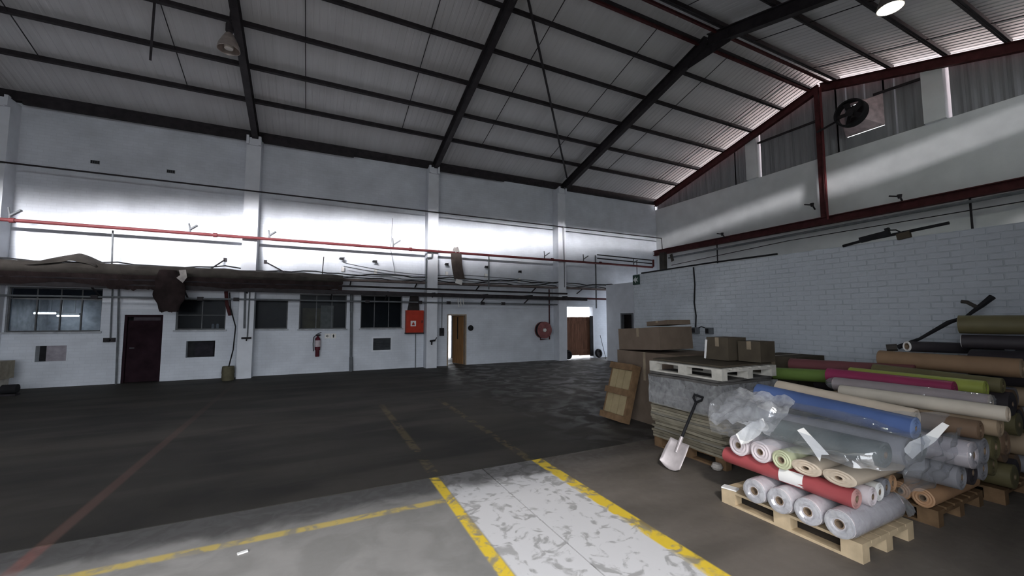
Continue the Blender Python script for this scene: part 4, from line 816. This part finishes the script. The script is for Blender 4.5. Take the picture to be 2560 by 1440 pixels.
tagpaper([(3.70, 2.66, .735), (3.69, 2.60, .655), (3.69, 2.53, .69), (3.72, 2.44, .78), (3.77, 2.41, .87), (3.80, 2.45, .92), (3.77, 2.55, .86)], 'rounded white paper tag at the left of the film-wrapped pallet')
tagpaper([(3.785, 2.145, .885), (3.80, 2.10, .915), (3.755, 1.97, .83), (3.72, 1.875, .765), (3.715, 1.93, .752), (3.70, 1.935, .70), (3.735, 2.02, .785)], 'forked white paper strip in the middle of the film')
tagpaper([(4.13, 1.575, .83), (4.13, 1.52, .78), (4.13, 1.47, .85), (4.14, 1.39, .94), (4.15, 1.31, 1.075), (4.15, 1.345, 1.09), (4.14, 1.44, .975), (4.13, 1.53, .905)], 'long white paper strip slanting up at the right end of the film')
tag(M().obox((3.82, 2.83, .152), (.09, .14, .012), rotz(.3)).build('paper_scrap', PAPER), 'white scrap on the left corner of the nearest pallet deck', 'scrap')
o = M().grid(lambda u, v_: (4.52 + .15 * u + .02 * math.sin(v_ * 9), 1.72 + .20 * v_, .19 + .17 * math.sin(v_ * 3.1) * (1 - .3 * u) + .04 * noise.noise(Vector((u * 6, v_ * 6, 1)))), 8, 10).build('torn_bag', FILM2, smooth=True); tag(o, 'torn plastic bag end sticking out at the right of the nearest pallet', 'bag')

# pallet B behind it
pallet('brown pallet half hidden behind the nearest one', 5.02, 1.70, 1.0, 1.2, 0, BROWNWOOD)
gB = 'rolls on the half-hidden pallet'
for k, (y, m, lb) in enumerate(((1.79, ORG, 'orange-tan roll end at the right corner of the half-hidden pallet'), (1.96, ORG, 'second orange-tan roll end on the half-hidden pallet'), (2.15, TAN, 'tan roll third from the right, bottom of the half-hidden pallet'), (2.37, TAN, 'tan roll fourth from the right, bottom of the half-hidden pallet'), (2.60, BRNR, 'brown roll last in the bottom row of the half-hidden pallet'))):
    roll((5.0 + .02 * k, y, .246 if k > 1 else .228), (6.02, y, .246 if k > 1 else .228), .10 if k > 1 else .082, m, lb, ORG if k < 2 else m, .03, 1, gB)
for k, (x, m, lb) in enumerate(((5.12, GRY, 'front grey roll in the second layer of the half-hidden pallet'), (5.36, DARKR, 'charcoal roll in the second layer of the half-hidden pallet'), (5.60, GRY, 'third grey roll in the second layer of the half-hidden pallet'), (5.84, OLI, 'olive roll at the back of the second layer of the half-hidden pallet'))):
    roll((x, 1.56, .465), (x, 2.8, .465), .108, m, lb, m, .03, 1, gB)
for k, (x, m, lb) in enumerate(((5.06, WHT, 'pale film-wrapped roll with an open end above the charcoal roll'), (5.30, GRY, 'grey roll beside the pale film-wrapped one in the third layer'), (5.56, OLI, 'olive roll in the third layer under the magenta roll'), (5.81, BRNR, 'brown roll at the back of the third layer'))):
    roll((x, 1.46, .69), (x, 2.75, .69), .112, m, lb, m, .035, 1, gB, wrapm=FILM if k == 0 else None)
roll((5.18, 1.44, .885), (5.18, 2.55, .885), .080, BRNR, 'dark brown roll under the long cream roll', BRNR, .02, 1, gB)
roll((5.40, 1.38, .91), (5.36, 2.62, .93), .095, TAN, 'dull tan roll wedged under the clear-wrapped rose roll', TAN, .02, 1, gB)
roll((5.28, 1.30, 1.04), (5.24, 2.5, 1.05), .065, rmat('ivory', (.60, .54, .45)), 'long ivory roll on top of the half-hidden pallet', CRM, .02, 1, gB)
roll((5.50, 1.45, 1.085), (5.46, 2.66, 1.09), .075, rmat('pale_rose', (.38, .30, .29)), 'pale rose roll in shiny film behind the ivory roll', CRM, .02, 1, gB, wrapm=FILM)
roll((5.70, 1.50, .93), (5.70, 2.72, .93), .125, OLI, 'olive roll hidden under the magenta one', OLI, .03, 1, gB)
roll((5.97, 1.56, .93), (5.97, 2.70, .93), .125, DARKR, 'charcoal roll hidden under the lime green one', DARKR, .03, 1, gB)
roll((5.74, 1.75, 1.135), (5.72, 2.85, 1.15), .085, MAG, 'magenta roll in the middle of the pile', MAG, .02, 1, gB)
roll((5.97, 1.60, 1.145), (5.94, 2.72, 1.16), .085, LIM, 'lime green roll behind the magenta one', LIM, .02, 1, gB)
# pile C against the brick partition
pallet('dark pallet under the rearmost roll pile by the brick partition', 6.2, 1.6, 1.3, 1.7, 0, BROWNWOOD)
gC = 'rolls in the rearmost pile'
lv_ = [(.27, 'bottom'), (.51, 'second'), (.75, 'third'), (.97, 'fourth')]
for q, (z, nm) in enumerate(lv_):
    for k in range(5 if q < 3 else 4):
        x = 6.32 + k * .25 + (.12 if q == 3 else 0); roll((x, 1.55 + .05 * ((k + q) % 3), z), (x, 3.35 + .06 * ((k * 2 + q) % 3), z), .117, [OLI, DARKR, BRNR, GRY, TAN][(k + 2 * q) % 5], '%s roll from the front in the %s layer of the rearmost pile' % (['first', 'second', 'third', 'fourth', 'last'][k], nm), None, .03, 1, gC)
roll((6.25, 2.55, 1.10), (6.12, 3.75, 1.04), .085, GREEN, 'green roll poking out left of the pile under the rose roll', GREEN, .02, 1, gC)
roll((6.50, 2.3, 1.20), (6.45, 3.70, 1.16), .085, PNK, 'dull rose roll poking out at the left top of the rearmost pile', PNK, .02, 1, gC)
roll((6.22, 1.55, 1.17), (6.22, 2.60, 1.21), .075, OLI, 'olive roll below the big brown one', OLI, .02, 1, gC)
roll((6.60, 1.50, 1.325), (6.58, 2.68, 1.33), .10, rmat('caramel', (.24, .15, .085), .7), 'big caramel brown roll across the top of the rearmost pile', TAN, .025, 1, gC)
roll((6.74, 2.46, 1.49), (7.6, 1.9, 1.46), .065, DARKR, 'thin charcoal roll with a white-rimmed open core above the caramel roll', PAPER, .042, 1, gC)
roll((6.86, 2.02, 1.77), (7.06, .75, 1.77), .105, OLI, 'olive roll with a pale yellow end at the top of the pile', rmat('yellow_end', (.36, .33, .20)), .032, 1, gC)
roll((6.84, 2.0, 1.575), (7.02, .75, 1.575), .075, DARKR, 'charcoal roll with a white-rimmed core under the pale yellow end', PAPER, .047, 1, gC)
roll((6.95, 1.96, 1.29), (6.98, .7, 1.29), .195, DARKR, 'fat charcoal roll at the right end of the pile', DARKR, .03, 1, gC)
roll((7.40, 1.72, 1.29), (7.42, .55, 1.29), .195, DARKR, 'fat charcoal roll against the brick partition at the far right', DARKR, .03, 1, gC)
roll((7.30, 1.55, 1.62), (7.34, .45, 1.62), .15, DARKR, 'charcoal roll lying highest at the far right of the pile', DARKR, .03, 1, gC)
lp = thing('leaning_pole', 'rough dark pole leaning up across the roll pile against the bricks', 'pole', (6.9, 2.6, 1.45)); M().tube([(6.92, 2.62, 1.46), (7.0, 2.42, 1.58), (7.12, 2.18, 1.79), (7.2, 2.05, 1.86), (7.28, 1.93, 2.0), (7.33, 1.85, 2.10)], [.03, .018, .026, .015, .028, .034], 8).build('shaft', BLACK, lp, True); M().tube([(7.26, 1.96, 1.97), (7.27, 2.05, 2.04), (7.27, 2.1, 2.05)], .022, 6).tube([(6.92, 2.62, 1.46), (6.88, 2.72, 1.45)], .045, 6).build('rag_wrap', TARP, lp, True)

# stack 2: flattened board on a pallet, another pallet on top
pallet('worn pallet under the tall stack of flattened board', 4.56, 3.42, 1.05, 1.15, 0, BROWNWOOD)
bs = thing('board_stack', 'tall strapped stack of flattened grey-brown board behind the shovel', 'board stack', (5.08, 4.0, .144)); rnd = random.Random(3); z = .144
for k in range(26):
    t_ = .030 + .012 * rnd.random(); e = .03 * math.sin(k * .45) + rnd.uniform(-.026, .02); f_ = rnd.uniform(-.03, .03)
    m = M(); bx_ = (4.53 + e, 5.60 + e, 3.43 + f_, 4.57 + f_)
    m.grid(lambda u, v_: (bx_[0] + (bx_[1] - bx_[0]) * u, bx_[2] + (bx_[3] - bx_[2]) * v_, z + .002 + .012 * noise.noise(Vector((u * 3, v_ * 3, k * .35)))), 4, 6)
    n_ = len(m.v); m.v += [(x, y, zz + t_ - .004) for x, y, zz in m.v]; fs = list(m.f); m.f += [tuple(i + n_ for i in f) for f in fs]
    edge = [(i, 0) for i in range(4)] ; idx = lambda i, j: i * 7 + j
    for i in range(4): m.f += [(idx(i, 0), idx(i + 1, 0), idx(i + 1, 0) + n_, idx(i, 0) + n_), (idx(i, 6), idx(i + 1, 6), idx(i + 1, 6) + n_, idx(i, 6) + n_)]
    for j in range(6): m.f += [(idx(0, j), idx(0, j + 1), idx(0, j + 1) + n_, idx(0, j) + n_), (idx(4, j), idx(4, j + 1), idx(4, j + 1) + n_, idx(4, j) + n_)]
    m.build('board_bundle', rnd.choice([CARDG, mat('olive_board', (.17, .15, .11), .85, var=.25), mat('khaki_board', (.25, .225, .17), .85, var=.2)]) if k < 14 else rnd.choice([mat('grey_board', (.15, .145, .135), .8, var=.25, stretch=(1, 1, 6)), mat('dim_board', (.10, .095, .09), .8, var=.25), mat('pale_board', (.24, .22, .205), .8, var=.2)]), bs); z += t_
ztop = z
wrapm = M()
for i, zz in enumerate((.62, .70, .80, .90, ztop - .05)):
    for (x, y) in ((4.50, 3.40), (4.50, 4.0), (4.50, 4.60), (5.63, 4.60), (5.63, 3.40)): wrapm.v.append((x + (.03 * noise.noise(Vector((y * 3, zz * 5, 1))) if x < 5 else 0), y, zz + .04 * noise.noise(Vector((y * 2, i, 4)))))
for i in range(4):
    for j in range(5): wrapm.f.append((i * 5 + j, i * 5 + (j + 1) % 5, (i + 1) * 5 + (j + 1) % 5, (i + 1) * 5 + j))
wrapm.build('film_wrap', FILM2, bs, True)
pallet('white weathered pallet lying on top of the tall board stack', 4.52, 3.40, 1.08, 1.19, ztop, OLDWOOD)
zt2 = ztop + .146
o = M().grid(lambda u, v_: (4.60 + .98 * u, 3.46 + 1.14 * v_, zt2 + .006 + .012 * abs(noise.noise(Vector((u * 4, v_ * 4, 8))))), 8, 8).build('cover_sheet', CARDD); o.modifiers.new('t', 'SOLIDIFY').thickness = -.02; tag(o, 'dark flat cover sheet lying on the white weathered pallet', 'sheet')
zt2 += .042
def carton(name, x0, x1, y0, y1, z0, z1, label, material, rz=0.0, tilt=0.0, flaps=True, tape=True):
    cx_, cy_ = (x0 + x1) / 2, (y0 + y1) / 2; o = thing(name, label, 'box', (cx_, cy_, z0), 'cartons')
    R_ = rotz(rz) @ Matrix.Rotation(tilt, 3, 'X'); hx, hy, h = (x1 - x0) / 2, (y1 - y0) / 2, z1 - z0; B = Vector((cx_, cy_, z0 + abs(math.sin(tilt)) * hy))
    P = lambda x, y, z: tuple(B + R_ @ Vector((x, y, z)))
    t_ = .008; m = M()
    m.add([P(-hx, -hy, 0), P(hx, -hy, 0), P(hx, hy, 0), P(-hx, hy, 0), P(-hx, -hy, h - t_), P(hx, -hy, h - t_), P(hx, hy, h - t_), P(-hx, hy, h - t_)], [(3, 2, 1, 0), (4, 5, 6, 7), (0, 1, 5, 4), (1, 2, 6, 5), (2, 3, 7, 6), (3, 0, 4, 7)]); m.build('body', material, o)
    if flaps:
        for s in (-1, 1):
            y0_, y1_ = (-hy, -.004) if s < 0 else (.004, hy)
            M().add([P(-hx, y0_, h - t_), P(hx, y0_, h - t_), P(hx, y1_, h - t_), P(-hx, y1_, h - t_), P(-hx, y0_, h), P(hx, y0_, h), P(hx, y1_, h), P(-hx, y1_, h)], [(3, 2, 1, 0), (4, 5, 6, 7), (0, 1, 5, 4), (1, 2, 6, 5), (2, 3, 7, 6), (3, 0, 4, 7)]).build('flap', material, o)
    if tape: M().add([P(-hx - .002, -.03, h * .6), P(-hx - .002, .03, h * .6), P(-hx - .002, .03, h + .002), P(-hx - .002, -.03, h + .002), P(hx, .03, h + .002), P(hx, -.03, h + .002)], [(0, 1, 2, 3), (3, 2, 4, 5)]).build('tape', mat('dull_tape', (.26, .21, .15), .4), o)
    return o
carton('carton', 5.12, 5.50, 3.74, 4.08, zt2, zt2 + .31, 'small dark carton on top of the white weathered pallet, left one', CARDD)
carton('carton', 5.26, 5.60, 3.40, 3.70, zt2, zt2 + .27, 'small dark carton on top of the white weathered pallet, right one', CARDD, .06)
tag(M().obox((5.105, 4.085, zt2 + .14), (.006, .03, .27), Matrix.Rotation(.12, 3, 'X')).build('lit_flap_edge', PAPER), 'thin white strip standing in for the lit flap edge of the small dark carton', 'lit_flap')  # white strip paints the light caught by a carton flap edge
# cartons behind
carton('carton', 5.36, 6.50, 4.85, 6.28, 0, 1.24, 'big brown carton standing on the floor behind the upright crate', CARD, 0, 0)
carton('carton', 5.38, 6.2, 5.22, 6.24, 1.245, 1.64, 'wide brown carton tilted on top of the big floor carton', CARD, .02, -.055)
carton('carton', 5.62, 6.15, 5.22, 5.75, 1.70, 1.78, 'flat brown carton lying highest on the carton pile', CARD, -.05, -.07)
carton('carton', 6.60, 7.35, 3.72, 4.36, 0, .66, 'lower dark carton beside the brick partition', CARDD)
carton('carton', 6.58, 7.36, 3.70, 4.38, .665, 1.25, 'upper dark carton beside the brick partition, left of the rose roll', CARDD, .02)
# upright crate leaning on the big carton
uc = thing('upright_crate', 'narrow wooden crate panel standing on end with dark battens and pale slats', 'crate', (4.95, 5.87, 0)); tl = math.radians(17)
def U(a, h, t): return Vector((4.80 + h * math.sin(tl) + t * math.cos(tl), 5.60 + a, h * math.cos(tl) - t * math.sin(tl) + .05))
def ubox(a0, a1, h0, h1, t0, t1): 
    return M().add([U(a, h, t) for h, a, t in ((h0, a0, t0), (h0, a1, t0), (h0, a1, t1), (h0, a0, t1), (h1, a0, t0), (h1, a1, t0), (h1, a1, t1), (h1, a0, t1))], [(3, 2, 1, 0), (4, 5, 6, 7), (0, 1, 5, 4), (1, 2, 6, 5), (2, 3, 7, 6), (3, 0, 4, 7)])
YEL = mat('yellowed_pine', (.30, .24, .14), .7, var=.15)
for k in range(3): ubox(.03 + k * .175, .03 + k * .175 + .155, .02, 1.03, .06, .085).build('slat', YEL, uc)
for h in (.02, .47, .92): ubox(-.02, .57, h, h + .11, 0, .06).build('batten', BROWNWOOD, uc)
ubox(-.02, .02, .02, 1.03, .06, .20).build('side_rail', BROWNWOOD, uc); ubox(.53, .57, .02, 1.03, .06, .20).build('side_rail', BROWNWOOD, uc); ubox(.0, .55, .02, 1.03, .2, .215).build('back_panel', BROWNWOOD, uc)
# shovel
sh = thing('shovel', 'scoop shovel with pale metal blade and black handle leaning on the board stack', 'shovel', (4.1, 3.9, 0)); ALU = mat('pale_blade', (.55, .50, .50), .4, metal=.3)
tip, grip = Vector((3.96, 3.75, .02)), Vector((4.45, 3.69, .86)); ax = (grip - tip).normalized(); wd = ax.cross(Vector((1, .3, 0))).normalized(); wd = Vector((0.25, -1, 0)).normalized(); wd = (wd - ax * wd.dot(ax)).normalized(); nr = ax.cross(wd)
m = M(); m.grid(lambda u, v_: tip + ax * (.36 * v_ - (.05 * (1 - (2 * u - 1) ** 2) - .05 if v_ < .1 else 0)) + wd * ((u - .5) * (.28 - .06 * max(0, v_ - .6))) + nr * (.03 * (1 - (2 * u - 1) ** 2) + .03 * max(0, v_ - .5) - .02), 10, 8)
o = m.build('blade', ALU, sh, True); o.modifiers.new('t', 'SOLIDIFY').thickness = .004
M().tube([tip + ax * .28 + nr * .01, tip + ax * .5, grip - ax * .08], .017, 10).build('shaft', BLACK, sh, True)
M().tube([tip + ax * .22 + nr * .012, tip + ax * .42 + nr * .0], .022, 10).build('socket', ALU, sh, True)
M().tube([grip - ax * .09, grip - ax * .04 + wd * .055, grip + wd * .06, grip - wd * .06, grip - ax * .04 - wd * .055, grip - ax * .09], .015, 8).build('grip', BLACK, sh, True)
tag(M().lathe([(0, 0), (.05, .01), (.07, .04), (.05, .08), (0, .09)], (4.50, 3.50, 0), n=10).build('foam_lump', mat('dirty_foam', (.5, .46, .42), .9, bump=.6), smooth=True), 'pale lump of foam on the floor right of the shovel blade', 'lump')
